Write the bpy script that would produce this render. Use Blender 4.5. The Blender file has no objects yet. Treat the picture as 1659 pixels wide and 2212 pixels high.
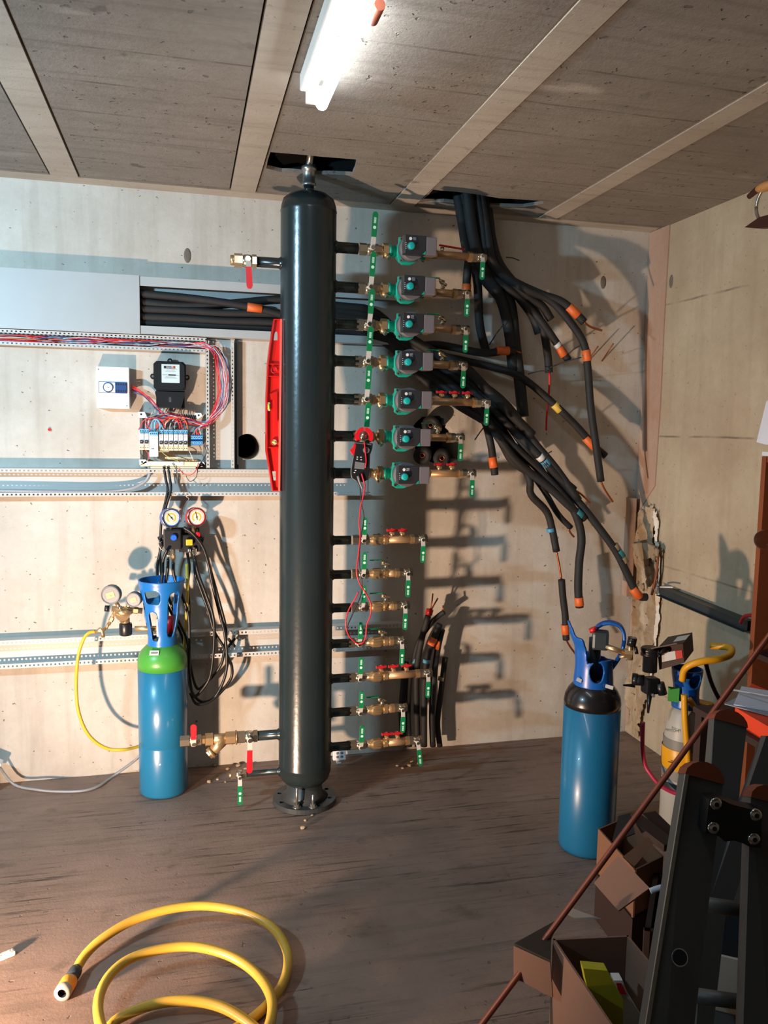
import bpy, bmesh, math, random
from mathutils import Vector, Matrix, Euler
from mathutils.geometry import tessellate_polygon
rnd = random.Random(7)
SC = bpy.context.scene
COL = SC.collection
PI = math.pi
# ---------------------------------------------------------------- camera
CAM = Vector((0.0, -3.6, 1.55))
FPX = 1720.0
YAW, PITCH, ROLL = math.radians(14.0), math.radians(5.92), math.radians(0.985)
_cy, _sy, _cp, _sp = math.cos(YAW), math.sin(YAW), math.cos(PITCH), math.sin(PITCH)
FW = Vector((_sy*_cp, _cy*_cp, -_sp))
_r = Vector((_cy, -_sy, 0)); _u = _r.cross(FW)
RT = math.cos(ROLL)*_r + math.sin(ROLL)*_u
UP = -math.sin(ROLL)*_r + math.cos(ROLL)*_u
cam_d = bpy.data.cameras.new('camera')
cam_d.sensor_fit = 'VERTICAL'; cam_d.sensor_height = 24.0
cam_d.lens = 24.0*FPX/2212.0
cam_d.clip_start = 0.02
cam = bpy.data.objects.new('camera', cam_d); COL.objects.link(cam)
cam.matrix_world = Matrix(((RT.x, UP.x, -FW.x, CAM.x), (RT.y, UP.y, -FW.y, CAM.y), (RT.z, UP.z, -FW.z, CAM.z), (0, 0, 0, 1)))
SC.camera = cam
# ---------------------------------------------------------------- light
SC.view_settings.view_transform = 'Standard'
SC.view_settings.look = 'None'
SC.view_settings.exposure = 0.0
SC.view_settings.gamma = 1.0
SC.view_settings.use_curve_mapping = False
W = bpy.data.worlds.new('world'); SC.world = W; W.use_nodes = True
W.node_tree.nodes['Background'].inputs[0].default_value = (0.02, 0.02, 0.025, 1)
W.node_tree.nodes['Background'].inputs[1].default_value = 0.3

def area(name, loc, target, sx, sy, power, color, spread=180):
    d = bpy.data.lights.new(name, 'AREA'); d.shape = 'RECTANGLE'; d.size = sx; d.size_y = sy
    d.energy = power; d.color = color; d.spread = math.radians(spread)
    o = bpy.data.objects.new(name, d); COL.objects.link(o); o.location = loc
    o.rotation_euler = (Vector(target)-Vector(loc)).to_track_quat('-Z', 'Y').to_euler()
    return o
# warm builder's flood light standing on the floor left of the frame
area('work_flood_lamp', (-0.97, -1.85, 0.15), (0.85, 0.0, 1.2), 0.07, 0.07, 50, (1.0, 0.71, 0.51), 122)
# second cool lamp high on the left, out of the frame, turned to the switchgear wall
area('cool_wall_lamp', (-1.85, -2.0, 2.05), (-0.75, 0.0, 1.65), 0.22, 0.05, 60, (0.46, 0.78, 1.0), 150)
TUBE_STRENGTH = 34.0

# ---------------------------------------------------------------- measuring: photo pixel -> point on a plane of the room
def ray(px, py): return FW + (px-829.5)/FPX*RT - (py-1106.0)/FPX*UP
def PX(px, py, x): d = ray(px, py); return CAM + d*((x-CAM.x)/d.x)
def PY(px, py, y): d = ray(px, py); return CAM + d*((y-CAM.y)/d.y)
def PZ(px, py, z): d = ray(px, py); return CAM + d*((z-CAM.z)/d.z)
def PR(px, py, r): return CAM + ray(px, py)*r          # r metres in front of the camera

# ---------------------------------------------------------------- materials
def srgb(h):
    c = [int(h[i:i+2], 16)/255 for i in (0, 2, 4)]
    return tuple((x/12.92 if x <= 0.04045 else ((x+0.055)/1.055)**2.4) for x in c)+(1,)
MATS = {}
def mat(name, hexc, rough=0.5, metal=0.0, var=0.06, scale=8.0, bump=0.0, bscale=60.0, coat=0.0, spots=None, spotscale=40, spotthr=0.66, emis=None, trans=0.0):
    m = bpy.data.materials.new(name); m.use_nodes = True; nt = m.node_tree; N = nt.nodes; L = nt.links
    b = N['Principled BSDF']; c = srgb(hexc)
    b.inputs['Roughness'].default_value = rough; b.inputs['Metallic'].default_value = metal
    if coat: b.inputs['Coat Weight'].default_value = coat
    if trans: b.inputs['Transmission Weight'].default_value = trans
    tc = N.new('ShaderNodeTexCoord')
    nz = N.new('ShaderNodeTexNoise'); nz.inputs['Scale'].default_value = scale; nz.inputs['Detail'].default_value = 5
    L.new(tc.outputs['Object'], nz.inputs['Vector'])
    mx = N.new('ShaderNodeMix'); mx.data_type = 'RGBA'
    mx.inputs[6].default_value = tuple(max(0, x*(1-2.2*var)) for x in c[:3])+(1,)
    mx.inputs[7].default_value = tuple(min(1, x*(1+2.2*var)) for x in c[:3])+(1,)
    L.new(nz.outputs['Fac'], mx.inputs[0]); out = mx.outputs[2]
    if spots:
        n2 = N.new('ShaderNodeTexNoise'); n2.inputs['Scale'].default_value = spotscale; n2.inputs['Detail'].default_value = 3
        L.new(tc.outputs['Object'], n2.inputs['Vector'])
        rp = N.new('ShaderNodeValToRGB'); rp.color_ramp.elements[0].position = spotthr; rp.color_ramp.elements[1].position = spotthr+0.03
        L.new(n2.outputs['Fac'], rp.inputs[0])
        m2 = N.new('ShaderNodeMix'); m2.data_type = 'RGBA'; m2.inputs[7].default_value = srgb(spots)
        L.new(rp.outputs[0], m2.inputs[0]); L.new(out, m2.inputs[6]); out = m2.outputs[2]
    L.new(out, b.inputs['Base Color'])
    if bump:
        n3 = N.new('ShaderNodeTexNoise'); n3.inputs['Scale'].default_value = bscale; n3.inputs['Detail'].default_value = 4
        L.new(tc.outputs['Object'], n3.inputs['Vector'])
        bp = N.new('ShaderNodeBump'); bp.inputs['Strength'].default_value = bump; bp.inputs['Distance'].default_value = 0.01
        L.new(n3.outputs['Fac'], bp.inputs['Height']); L.new(bp.outputs[0], b.inputs['Normal'])
    if emis:
        b.inputs['Emission Color'].default_value = srgb(emis[0]); b.inputs['Emission Strength'].default_value = emis[1]
    MATS[name] = m
    return m

def concrete(name, base, dark, streak, rough=0.85, pits=0.5, vstretch=True, linesp=None, stain=None, pitscale=55.0, scratches=False, bumpk=0.35, lineaxis='Z', grain=0.0, sw=0.75, blots=False):
    """layered concrete: broad tone, stretched streaks, pits, optional formwork lines and stains"""
    m = bpy.data.materials.new(name); m.use_nodes = True; nt = m.node_tree; N = nt.nodes; L = nt.links
    b = N['Principled BSDF']; b.inputs['Roughness'].default_value = rough
    tc = N.new('ShaderNodeTexCoord')
    def mapn(sc, rot=(0, 0, 0)):
        mp = N.new('ShaderNodeMapping'); mp.inputs['Scale'].default_value = sc; mp.inputs['Rotation'].default_value = rot
        L.new(tc.outputs['Object'], mp.inputs['Vector']); return mp.outputs[0]
    def noise(vec, s, d=6, r=0.6):
        n = N.new('ShaderNodeTexNoise'); n.inputs['Scale'].default_value = s; n.inputs['Detail'].default_value = d; n.inputs['Roughness'].default_value = r
        L.new(vec, n.inputs['Vector']); return n.outputs['Fac']
    def ramp(f, a, c):
        r = N.new('ShaderNodeMapRange'); r.inputs[1].default_value = a; r.inputs[2].default_value = c
        L.new(f, r.inputs[0]); return r.outputs[0]
    def mix(f, a, c):
        x = N.new('ShaderNodeMix'); x.data_type = 'RGBA'; L.new(f, x.inputs[0])
        if isinstance(a, tuple): x.inputs[6].default_value = a
        else: L.new(a, x.inputs[6])
        if isinstance(c, tuple): x.inputs[7].default_value = c
        else: L.new(c, x.inputs[7])
        return x.outputs[2]
    def mul(a, k):
        x = N.new('ShaderNodeMath'); x.operation = 'MULTIPLY'; L.new(a, x.inputs[0])
        if isinstance(k, float): x.inputs[1].default_value = k
        else: L.new(k, x.inputs[1])
        return x.outputs[0]
    v0 = mapn((1, 1, 1))
    col = mix(ramp(noise(v0, 2.2), 0.35, 0.68), srgb(base), srgb(dark))
    vs = mapn((9, 9, 0.7)) if vstretch else mapn((1.2, 14, 1), (0, 0, math.radians(-14)))
    col = mix(mul(ramp(noise(vs, 1.6, 8), 0.5, 0.75), sw), col, srgb(streak))
    fine = ramp(noise(v0, 30.0, 8, 0.75), 0.35, 0.75)
    col = mix(mul(fine, 0.25+grain), col, srgb(streak))
    h = mul(noise(v0, 90.0, 6, 0.7), 0.5)
    # pits
    pt = ramp(noise(mapn((1, 1, 1.4)), pitscale, 2, 0.5), 0.69, 0.73)
    col = mix(mul(pt, pits), col, srgb('3a332c'))
    if stain:
        st = ramp(noise(mapn((1.5, 1.5, 1.0)), 1.3, 5), 0.60, 0.72)
        col = mix(mul(st, 0.45), col, srgb(stain))
    if linesp:
        sp = N.new('ShaderNodeSeparateXYZ'); L.new(tc.outputs['Object'], sp.inputs[0])
        wob = mul(noise(v0, 3.0, 2), 0.02)
        ad = N.new('ShaderNodeMath'); ad.operation = 'ADD'; L.new(sp.outputs[lineaxis], ad.inputs[0]); L.new(wob, ad.inputs[1])
        dv = mul(ad.outputs[0], 1.0/linesp)
        fr = N.new('ShaderNodeMath'); fr.operation = 'FRACT'; L.new(dv, fr.inputs[0])
        su = N.new('ShaderNodeMath'); su.operation = 'SUBTRACT'; L.new(fr.outputs[0], su.inputs[0]); su.inputs[1].default_value = 0.5
        ab = N.new('ShaderNodeMath'); ab.operation = 'ABSOLUTE'; L.new(su.outputs[0], ab.inputs[0])
        ln = N.new('ShaderNodeMapRange'); ln.inputs[1].default_value = 0.0065/linesp; ln.inputs[2].default_value = 0.002/linesp
        L.new(ab.outputs[0], ln.inputs[0])
        brk = mul(ln.outputs[0], ramp(noise(v0, 5.0, 3), 0.38, 0.6))
        col = mix(mul(brk, 0.6), col, srgb('40362e'))
    if blots:
        bl = mul(ramp(noise(v0, 7.5, 3, 0.5), 0.66, 0.70), ramp(noise(v0, 0.9, 2), 0.50, 0.60))
        col = mix(mul(bl, 0.55), col, srgb('3f372f'))
        wl = mul(ramp(noise(mapn((1.2, 4.0, 1), (0, 0, 0.5)), 1.7, 3, 0.5), 0.66, 0.76), ramp(noise(v0, 1.6, 2), 0.5, 0.62))
        col = mix(mul(wl, 0.5), col, srgb('c4bdb2'))
    if scratches:
        sc = ramp(noise(mapn((0.9, 22, 1), (0, 0, math.radians(8))), 2.2, 9, 0.8), 0.54, 0.60)
        reg = ramp(noise(v0, 1.2, 2), 0.40, 0.55)
        sx = mul(sc, reg)
        col = mix(mul(sx, 0.95), col, srgb('2c231c'))
        l2 = ramp(noise(mapn((2.0, 30, 1), (0, 0, math.radians(14))), 3.0, 6, 0.7), 0.62, 0.72)
        col = mix(mul(l2, 0.35), col, srgb('a8978a'))
        blot = ramp(noise(mapn((1, 1.6, 1)), 5.0, 5, 0.6), 0.60, 0.70)
        col = mix(mul(blot, 0.5), col, srgb('4a3a2e'))
    L.new(col, b.inputs['Base Color'])
    bp = N.new('ShaderNodeBump'); bp.inputs['Strength'].default_value = bumpk; bp.inputs['Distance'].default_value = 0.006
    sb = N.new('ShaderNodeMath'); sb.operation = 'SUBTRACT'; L.new(h, sb.inputs[0]); L.new(mul(pt, 0.8), sb.inputs[1])
    L.new(sb.outputs[0], bp.inputs['Height']); L.new(bp.outputs[0], b.inputs['Normal'])
    MATS[name] = m; return m

concrete('wall_concrete', 'c8c2b9', 'b3aa9d', '93877a', pits=0.75, stain='a8916f', sw=0.42, pitscale=42)
concrete('right_wall_concrete', 'b7aa92', 'a3927a', '8d7d66', pits=0.35, linesp=0.62, sw=0.4, stain='a8825a')
concrete('ceiling_block', '908a82', '7d766e', '6a635b', pits=0.5, vstretch=False, linesp=0.232, lineaxis='Y', pitscale=38, bumpk=0.9, grain=0.25, blots=True)
concrete('beam_concrete', 'b5aea3', 'a2998d', '92887b', pits=0.3, vstretch=False, bumpk=0.3, blots=True)
concrete('floor_concrete', '94796a', '7a6356', '655246', rough=0.62, pits=0.35, vstretch=False, scratches=True, stain='6b5340', pitscale=30)
concrete('rubble', 'a38b6c', '7d674f', 'c9bca6', pits=0.7, pitscale=30, bumpk=1.0)
concrete('pink_render', 'b39886', 'a68873', '8f7360', pits=0.2, stain='a8683f', sw=0.4)
mat('white_plaster', 'd9d2c6', 0.9, bump=0.6)
mat('void_shade', '020202', 1.0)  # near-black colour standing in for the shade inside holes and openings
mat('mortar', '6a6258', 0.9, bump=0.8, bscale=25)
mat('tank_paint', '20282a', 0.24, 0.0, var=0.10, scale=5, bump=0.05, bscale=40)
mat('tank_flange', '34383a', 0.42, 0.0, var=0.10)
mat('galvanised', 'a6a49e', 0.35, 0.85, var=0.1)
mat('nickel', 'c9bda8', 0.26, 0.95, var=0.05)
mat('brass', 'c8a77c', 0.35, 0.8, var=0.07)
mat('brass_bar', 'b8926a', 0.45, 0.5, var=0.06)
mat('chrome', 'd8d6d0', 0.2, 1.0)
mat('lever_steel', 'c9c4bb', 0.4, 0.25)
mat('green_grip', '0d7546', 0.38)
mat('green_mark', 'c6ecd8', 0.5)
mat('red_grip', 'd01825', 0.35)
mat('red_tap', 'b3161c', 0.4)
mat('teal_cast', '149a83', 0.42, var=0.08)
mat('pump_face', '2b2c30', 0.35)
mat('pump_grey', '6a6367', 0.5)
mat('turquoise_knob', '16a5a3', 0.35)
mat('print_white', 'dddddd', 0.6)
mat('level_red', 'cc1f1c', 0.30, var=0.05, coat=0.3)
mat('level_edge', 'f06a5e', 0.3)
mat('vial_green', 'c9dd52', 0.15, coat=0.6)
mat('vial_white', 'ecead6', 0.3)
mat('trunk_grey', 'a9acac', 0.42, var=0.03)
mat('duct_grey', 'b9b7b2', 0.45, var=0.03)
mat('insulation', '1c1c1d', 0.72, var=0.15, scale=12, bump=0.15, bscale=30)
mat('orange_tape', 'd9652a', 0.5, var=0.08, scale=30)
mat('blue_tape', '4a90b4', 0.5)
mat('teal_tape', '2d7f86', 0.5)
mat('tan_tape', '8d7a5c', 0.6)
mat('white_tape', 'cfd0cd', 0.5)
mat('yellow_tape', 'd9b84e', 0.5)
mat('copper', 'b0623f', 0.34, 0.85, var=0.12, scale=20)
mat('copper_dull', '8f4f3c', 0.45, 0.6, var=0.15, scale=14)
mat('black_rubber', '151516', 0.42)
mat('black_plastic', '1b1c1f', 0.35)
mat('meter_black', '24272a', 0.22, coat=0.4)
mat('white_plastic', 'e9eaea', 0.4, var=0.02)
mat('cream_plastic', 'e6d2b0', 0.45)
mat('light_blue', '6fb0d4', 0.45)
mat('blue_block', '1767b3', 0.4)
mat('dark_slot', '15181c', 0.6)
mat('navy', '26457a', 0.4)
mat('glass_face', 'c6d6d8', 0.12, coat=0.5)
mat('grey_text', '77797c', 0.6)
mat('red_text', 'c04a2c', 0.6)
mat('wire_red', 'd8222e', 0.4); mat('wire_orange', 'e8662c', 0.4); mat('wire_white', 'c9cccf', 0.4)
mat('wire_blue', '39658f', 0.4); mat('wire_black', '20242a', 0.4); mat('wire_purple', '5c3a6c', 0.4)
mat('wire_green', '9fae54', 0.4); mat('wire_grey', '8d9298', 0.4)
mat('cyl_blue', '1c678e', 0.30, var=0.05, scale=4, coat=0.2, spots='b9c8cc', spotscale=26, spotthr=0.74)
mat('cyl_dark_blue', '1a668e', 0.33, var=0.06, scale=4, coat=0.2, spots='9fb4bc', spotscale=22, spotthr=0.75)
mat('worn_blue', '5d8496', 0.6, var=0.2, scale=30)
mat('cyl_green', '3f8a34', 0.36)
mat('cyl_black', '1a181a', 0.28, coat=0.3)
mat('guard_blue', '1966ab', 0.33, var=0.03)
mat('guard_royal', '1759a8', 0.33, var=0.03)
mat('hose_yellow', 'c69a38', 0.35, var=0.10, scale=10)
mat('bright_yellow', 'cda92e', 0.35)
mat('connector_orange', 'd88a2a', 0.4)
mat('connector_grey', '8e8880', 0.5)
mat('gauge_blue', '2a5da8', 0.35); mat('gauge_red', 'b81c28', 0.35); mat('gauge_face', 'e6e2d6', 0.3)
mat('dial_yellow', 'dcc048', 0.4); mat('dial_tan_yellow', 'cda85e', 0.4)  # second tone: tan-yellow windows of the regulator gauges
mat('knob_blue', '1c62d2', 0.35); mat('knob_yellow', 'e2ac22', 0.35)
mat('regulator_grey', '6f7072', 0.45)
mat('cyl_cream', 'a6a39a', 0.45, var=0.06); mat('cyl_grey_band', '77756f', 0.5)
mat('frame_yellow', 'd99a16', 0.38, var=0.06)
mat('sticker_green', '3b9a45', 0.5); mat('sticker_white', 'd5d2ca', 0.5); mat('sticker_red', 'c8453a', 0.5)
mat('card_brown', '4e3c33', 0.75); mat('card_top', '6b5c50', 0.75)
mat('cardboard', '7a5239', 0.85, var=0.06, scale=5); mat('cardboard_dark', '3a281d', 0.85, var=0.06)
mat('cardboard_pink', '85614f', 0.85, var=0.05); mat('card_white', '8f8880', 0.8)
mat('aluminium', '585654', 0.5, 0.3, var=0.05); mat('ladder_cap', '823a1f', 0.6)
mat('hinge_black', '151617', 0.35)
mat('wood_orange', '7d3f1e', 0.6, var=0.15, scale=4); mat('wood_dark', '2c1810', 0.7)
mat('case_orange', 'e0431f', 0.45); mat('paper', 'c9ccd6', 0.8); mat('paper_grey', '8d8f98', 0.8)
mat('hose_magenta', 'b02a4c', 0.4); mat('hose_navy', '23305c', 0.4)
mat('steel_dark', '3a4246', 0.4, 0.4)
mat('lamp_white', 'eeeeea', 0.4)
mat('tan_wood', 'b5824c', 0.55); mat('dark_red_wood', '3a1b14', 0.5)
mat('tube_glow', 'ffffff', 0.4, emis=('eef8ff', TUBE_STRENGTH))
mat('bag_brown', '8d7a62', 0.8, bump=0.6, bscale=20)
mat('yellow_green', 'b5a81c', 0.6)
g = bpy.data.materials.new('clear_glass'); g.use_nodes = True; MATS['clear_glass'] = g
_b = g.node_tree.nodes['Principled BSDF']; _b.inputs['Transmission Weight'].default_value = 1; _b.inputs['Roughness'].default_value = 0.02; _b.inputs['IOR'].default_value = 1.3

# ---------------------------------------------------------------- mesh helpers
def vec(*a): return Vector(a)
class MB:
    def __init__(s): s.bm = bmesh.new(); s.mats = []; s.cur = 0
    def m(s, name):
        if name not in s.mats: s.mats.append(name)
        s.cur = s.mats.index(name); return s
    def _tag(s, faces, smooth=False):
        for f in faces: f.material_index = s.cur; f.smooth = smooth
    def box(s, c, d, rot=None, bev=0.0):
        """c centre, d full sizes"""
        M = Matrix.Translation(Vector(c))
        if rot is not None: M = M @ (rot if isinstance(rot, Matrix) else Euler(rot).to_matrix().to_4x4())
        M = M @ Matrix.Diagonal((d[0], d[1], d[2], 1))
        r = bmesh.ops.create_cube(s.bm, size=1, matrix=M)
        vs = r['verts']; fs = set(f for v in vs for f in v.link_faces); s._tag(fs)
        if bev > 0:
            es = list(set(e for v in vs for e in v.link_edges))
            rb = bmesh.ops.bevel(s.bm, geom=es, offset=bev, segments=2, profile=0.6, affect='EDGES')
            s._tag(rb['faces'])
        return s
    def lathe(s, prof, origin=(0, 0, 0), axis=(0, 0, 1), n=32, smooth=True, cap=True, ang0=0.0):
        """prof: [(r, h)] along axis"""
        o = Vector(origin); ax = Vector(axis).normalized()
        q = Vector((0, 0, 1)).rotation_difference(ax)
        rings = []
        for r, h in prof:
            if r < 1e-6: rings.append([s.bm.verts.new(o+ax*h)])
            else:
                rings.append([s.bm.verts.new(o+q @ Vector((r*math.cos(ang0+2*PI*i/n), r*math.sin(ang0+2*PI*i/n), h))) for i in range(n)])
        fs = []
        for a, b in zip(rings, rings[1:]):
            for i in range(n):
                j = (i+1) % n
                if len(a) == 1 and len(b) == 1: continue
                if len(a) == 1: f = (a[0], b[j], b[i])
                elif len(b) == 1: f = (a[i], a[j], b[0])
                else: f = (a[i], a[j], b[j], b[i])
                try: fs.append(s.bm.faces.new(f))
                except ValueError: pass
        s._tag(fs, smooth)
        if cap:
            cs = []
            if len(rings[0]) > 1: cs.append(s.bm.faces.new(list(reversed(rings[0]))))
            if len(rings[-1]) > 1: cs.append(s.bm.faces.new(rings[-1]))
            s._tag(cs, False)
        return s
    def cyl(s, p0, p1, r, r1=None, n=20, smooth=True):
        p0 = Vector(p0); p1 = Vector(p1); L = (p1-p0).length
        return s.lathe([(r, 0), (r if r1 is None else r1, L)], p0, p1-p0, n, smooth)
    def hexn(s, p0, p1, r): return s.cyl(p0, p1, r, n=6, smooth=False)
    def tube(s, pts, r, n=10, cap=True, sub=6):
        """smooth tube through points (Catmull-Rom); r number or list"""
        P = [Vector(p) for p in pts]
        R = r if isinstance(r, (list, tuple)) else [r]*len(P)
        Q = []; RR = []
        if sub > 1 and len(P) > 2:
            for i in range(len(P)-1):
                a = P[i-1] if i > 0 else P[i]*2-P[i+1]; b, c = P[i], P[i+1]
                d = P[i+2] if i+2 < len(P) else c*2-b
                for k in range(sub):
                    t = k/sub
                    Q.append(0.5*((2*b)+(c-a)*t+(2*a-5*b+4*c-d)*t*t+(3*b-a-3*c+d)*t**3)); RR.append(R[i]*(1-t)+R[i+1]*t)
            Q.append(P[-1]); RR.append(R[-1])
        else: Q, RR = P, R
        T = []
        for i in range(len(Q)):
            t = Q[min(i+1, len(Q)-1)]-Q[max(i-1, 0)]
            T.append(t.normalized() if t.length > 1e-9 else (T[-1] if T else Vector((0, 0, 1))))
        up = Vector((0, 0, 1)) if abs(T[0].z) < 0.9 else Vector((1, 0, 0))
        nrm = T[0].cross(up).normalized(); rings = []
        for i, q in enumerate(Q):
            if i > 0:
                rot = T[i-1].rotation_difference(T[i]); nrm = rot @ nrm
                nrm = (nrm-T[i]*nrm.dot(T[i])).normalized()
            bn = T[i].cross(nrm)
            rings.append([s.bm.verts.new(q+RR[i]*(math.cos(2*PI*k/n)*nrm+math.sin(2*PI*k/n)*bn)) for k in range(n)])
        fs = []
        for a, b in zip(rings, rings[1:]):
            for i in range(n):
                j = (i+1) % n; fs.append(s.bm.faces.new((a[i], a[j], b[j], b[i])))
        s._tag(fs, True)
        if cap: s._tag([s.bm.faces.new(list(reversed(rings[0]))), s.bm.faces.new(rings[-1])])
        return s
    def prism(s, poly, d0, d1, plane='XZ', holes=()):
        """extrude a polygon (with holes) given as 2D points. plane XZ: depth along y; XY: along z; YZ: along x"""
        def P(p, d):
            if plane == 'XZ': return Vector((p[0], d, p[1]))
            if plane == 'XY': return Vector((p[0], p[1], d))
            return Vector((d, p[0], p[1]))
        loops = [list(poly)]+[list(h) for h in holes]
        flat = [p for lp in loops for p in lp]
        tris = tessellate_polygon([[Vector((p[0], p[1], 0)) for p in lp] for lp in loops])
        va = [s.bm.verts.new(P(p, d0)) for p in flat]; vb = [s.bm.verts.new(P(p, d1)) for p in flat]
        fs = []
        for t in tris:
            try: fs.append(s.bm.faces.new([va[i] for i in t]))
            except ValueError: pass
            try: fs.append(s.bm.faces.new([vb[i] for i in reversed(t)]))
            except ValueError: pass
        k = 0
        for lp in loops:
            n = len(lp)
            for i in range(n):
                j = (i+1) % n
                fs.append(s.bm.faces.new((va[k+i], va[k+j], vb[k+j], vb[k+i])))
            k += n
        s._tag(fs); bmesh.ops.recalc_face_normals(s.bm, faces=fs)
        return s
    def quad(s, pts, th=0.0):
        """a quadrilateral sheet with thickness th behind it"""
        P = [Vector(p) for p in pts]
        if th == 0: s._tag([s.bm.faces.new([s.bm.verts.new(p) for p in P])]); return s
        nn = (P[1]-P[0]).cross(P[-1]-P[0]).normalized()
        a = [s.bm.verts.new(p) for p in P]; b = [s.bm.verts.new(p+nn*th) for p in P]
        fs = [s.bm.faces.new(list(reversed(a))), s.bm.faces.new(b)]
        for i in range(len(P)):
            j = (i+1) % len(P); fs.append(s.bm.faces.new((a[i], a[j], b[j], b[i])))
        s._tag(fs); bmesh.ops.recalc_face_normals(s.bm, faces=fs); return s
    def sphere(s, c, r, scale=(1, 1, 1), seg=20, rings=12):
        M = Matrix.Translation(Vector(c)) @ Matrix.Diagonal((scale[0], scale[1], scale[2], 1))
        q = bmesh.ops.create_uvsphere(s.bm, u_segments=seg, v_segments=rings, radius=r, matrix=M)
        s._tag(set(f for v in q['verts'] for f in v.link_faces), True); return s
    def build(s, name, material=None, parent=None, loc=None):
        """loc: world origin that the (world-space) vertices are made relative to; with a parent its location is used"""
        me = bpy.data.meshes.new(name)
        org = None
        if parent is not None: org = wloc(parent)
        elif loc is not None: org = Vector(loc)
        if org is not None: bmesh.ops.translate(s.bm, vec=-org, verts=s.bm.verts)
        bmesh.ops.recalc_face_normals(s.bm, faces=s.bm.faces)
        s.bm.to_mesh(me); s.bm.free()
        if s.mats:
            for n in s.mats: me.materials.append(MATS[n])
        elif material: me.materials.append(MATS[material])
        o = bpy.data.objects.new(name, me); COL.objects.link(o)
        if parent is not None: o.parent = parent
        elif org is not None: o.location = org
        return o
def wloc(o):
    v = Vector((0, 0, 0))
    while o is not None: v = v+o.location; o = o.parent
    return v
def tag(o, label=None, cat=None, group=None, kind=None):
    if label: o['label'] = label
    if cat: o['category'] = cat
    if group: o['group'] = group
    if kind: o['kind'] = kind
    return o
def thing(name, loc, label, cat, group=None):
    o = bpy.data.objects.new(name, None); COL.objects.link(o); o.location = loc; o.empty_display_size = 0.05
    return tag(o, label, cat, group)
def struct(o): o['kind'] = 'structure'; return o
def kids(o): return [c for c in COL.objects if c.parent == o]
def copy_tree(o, parent=None, loc=None):
    c = o.copy(); COL.objects.link(c)
    if parent is not None: c.parent = parent
    if loc is not None: c.location = loc
    for ch in kids(o): copy_tree(ch, c)
    return c
def text_mesh(mb, txt, origin, size, mname, xdir=(1, 0, 0), udir=(0, 0, 1), depth=0.0004):
    """writing as a thin mesh lying on a surface"""
    cu = bpy.data.curves.new('writing', 'FONT'); cu.body = txt; cu.size = size; cu.align_x = 'CENTER'; cu.align_y = 'CENTER'; cu.extrude = depth
    ob = bpy.data.objects.new('writing', cu); COL.objects.link(ob)
    me = bpy.data.meshes.new_from_object(ob.evaluated_get(bpy.context.evaluated_depsgraph_get()))
    x = Vector(xdir).normalized(); u = Vector(udir).normalized(); n = x.cross(u)
    M = Matrix(((x.x, u.x, n.x, origin[0]), (x.y, u.y, n.y, origin[1]), (x.z, u.z, n.z, origin[2]), (0, 0, 0, 1)))
    me.transform(M)
    nf = len(mb.bm.faces); mb.bm.from_mesh(me); mb.m(mname); mb.bm.faces.ensure_lookup_table()
    for f in mb.bm.faces[nf:]: f.material_index = mb.cur
    bpy.data.objects.remove(ob); bpy.data.curves.remove(cu); bpy.data.meshes.remove(me)
# ================================================================ ROOM
ZC = 2.53; XR = 2.22; XL = -3.3; YB = -5.0; YT = -0.43   # ceiling, right wall, left wall, rear wall, plane of the header and its pipes
def jag(pts, amp, sub=3, seed=1):
    r = random.Random(seed); out = []
    n = len(pts)
    for i in range(n):
        a = pts[i]; b = pts[(i+1) % n]
        for k in range(sub):
            t = k/sub
            out.append((a[0]+(b[0]-a[0])*t+r.uniform(-amp, amp), a[1]+(b[1]-a[1])*t+r.uniform(-amp, amp)))
    return out
# back wall, with a drilled round hole and a broken-out hole
rc = PY(535, 965, 0)
round_hole = [(rc.x+0.057*math.cos(2*PI*i/36), rc.z+0.057*math.sin(2*PI*i/36)) for i in range(36)]
bh = [PY(*p, 0) for p in [(893, 923), (903, 906), (925, 899), (948, 898), (958, 905), (960, 914), (975, 924), (977, 936), (990, 940), (992, 990), (975, 998), (945, 1004), (915, 992), (896, 975)]]
broken_hole = jag([(p.x, p.z) for p in bh], 0.005, 2, 3)
mb = MB().m('wall_concrete')
mb.prism([(XL, -0.05), (XR, -0.05), (XR, ZC+0.03), (XL, ZC+0.03)], 0.0, 0.26, 'XZ', [round_hole, broken_hole])
mb.m('void_shade').box(((XL+XR)/2, 0.28, 1.3), (XR-XL, 0.04, 2.8)); mb.box(((XL+XR)/2, 0.10, ZC+0.28), (XR-XL, 0.22, 0.44))  # black backing and upper box, coloured as the darkness seen through the holes
struct(mb.build('wall_back'))
mb = MB().m('right_wall_concrete'); mb.box((XR+0.1, (YB)/2+0.13, 1.27), (0.2, -YB+0.3, 2.75)); struct(mb.build('wall_right'))
mb = MB().m('wall_concrete'); mb.box((XL-0.1, YB/2+0.13, 1.27), (0.2, -YB+0.3, 2.75)); struct(mb.build('wall_left'))
mb = MB().m('wall_concrete'); mb.box(((XL+XR)/2, YB-0.1, 1.27), (XR-XL+0.4, 0.2, 2.75)); struct(mb.build('wall_rear'))
mb = MB().m('floor_concrete'); mb.box(((XL+XR)/2, YB/2+0.1, -0.05), (XR-XL+0.4, -YB+0.4, 0.1)); struct(mb.build('floor'))
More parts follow.
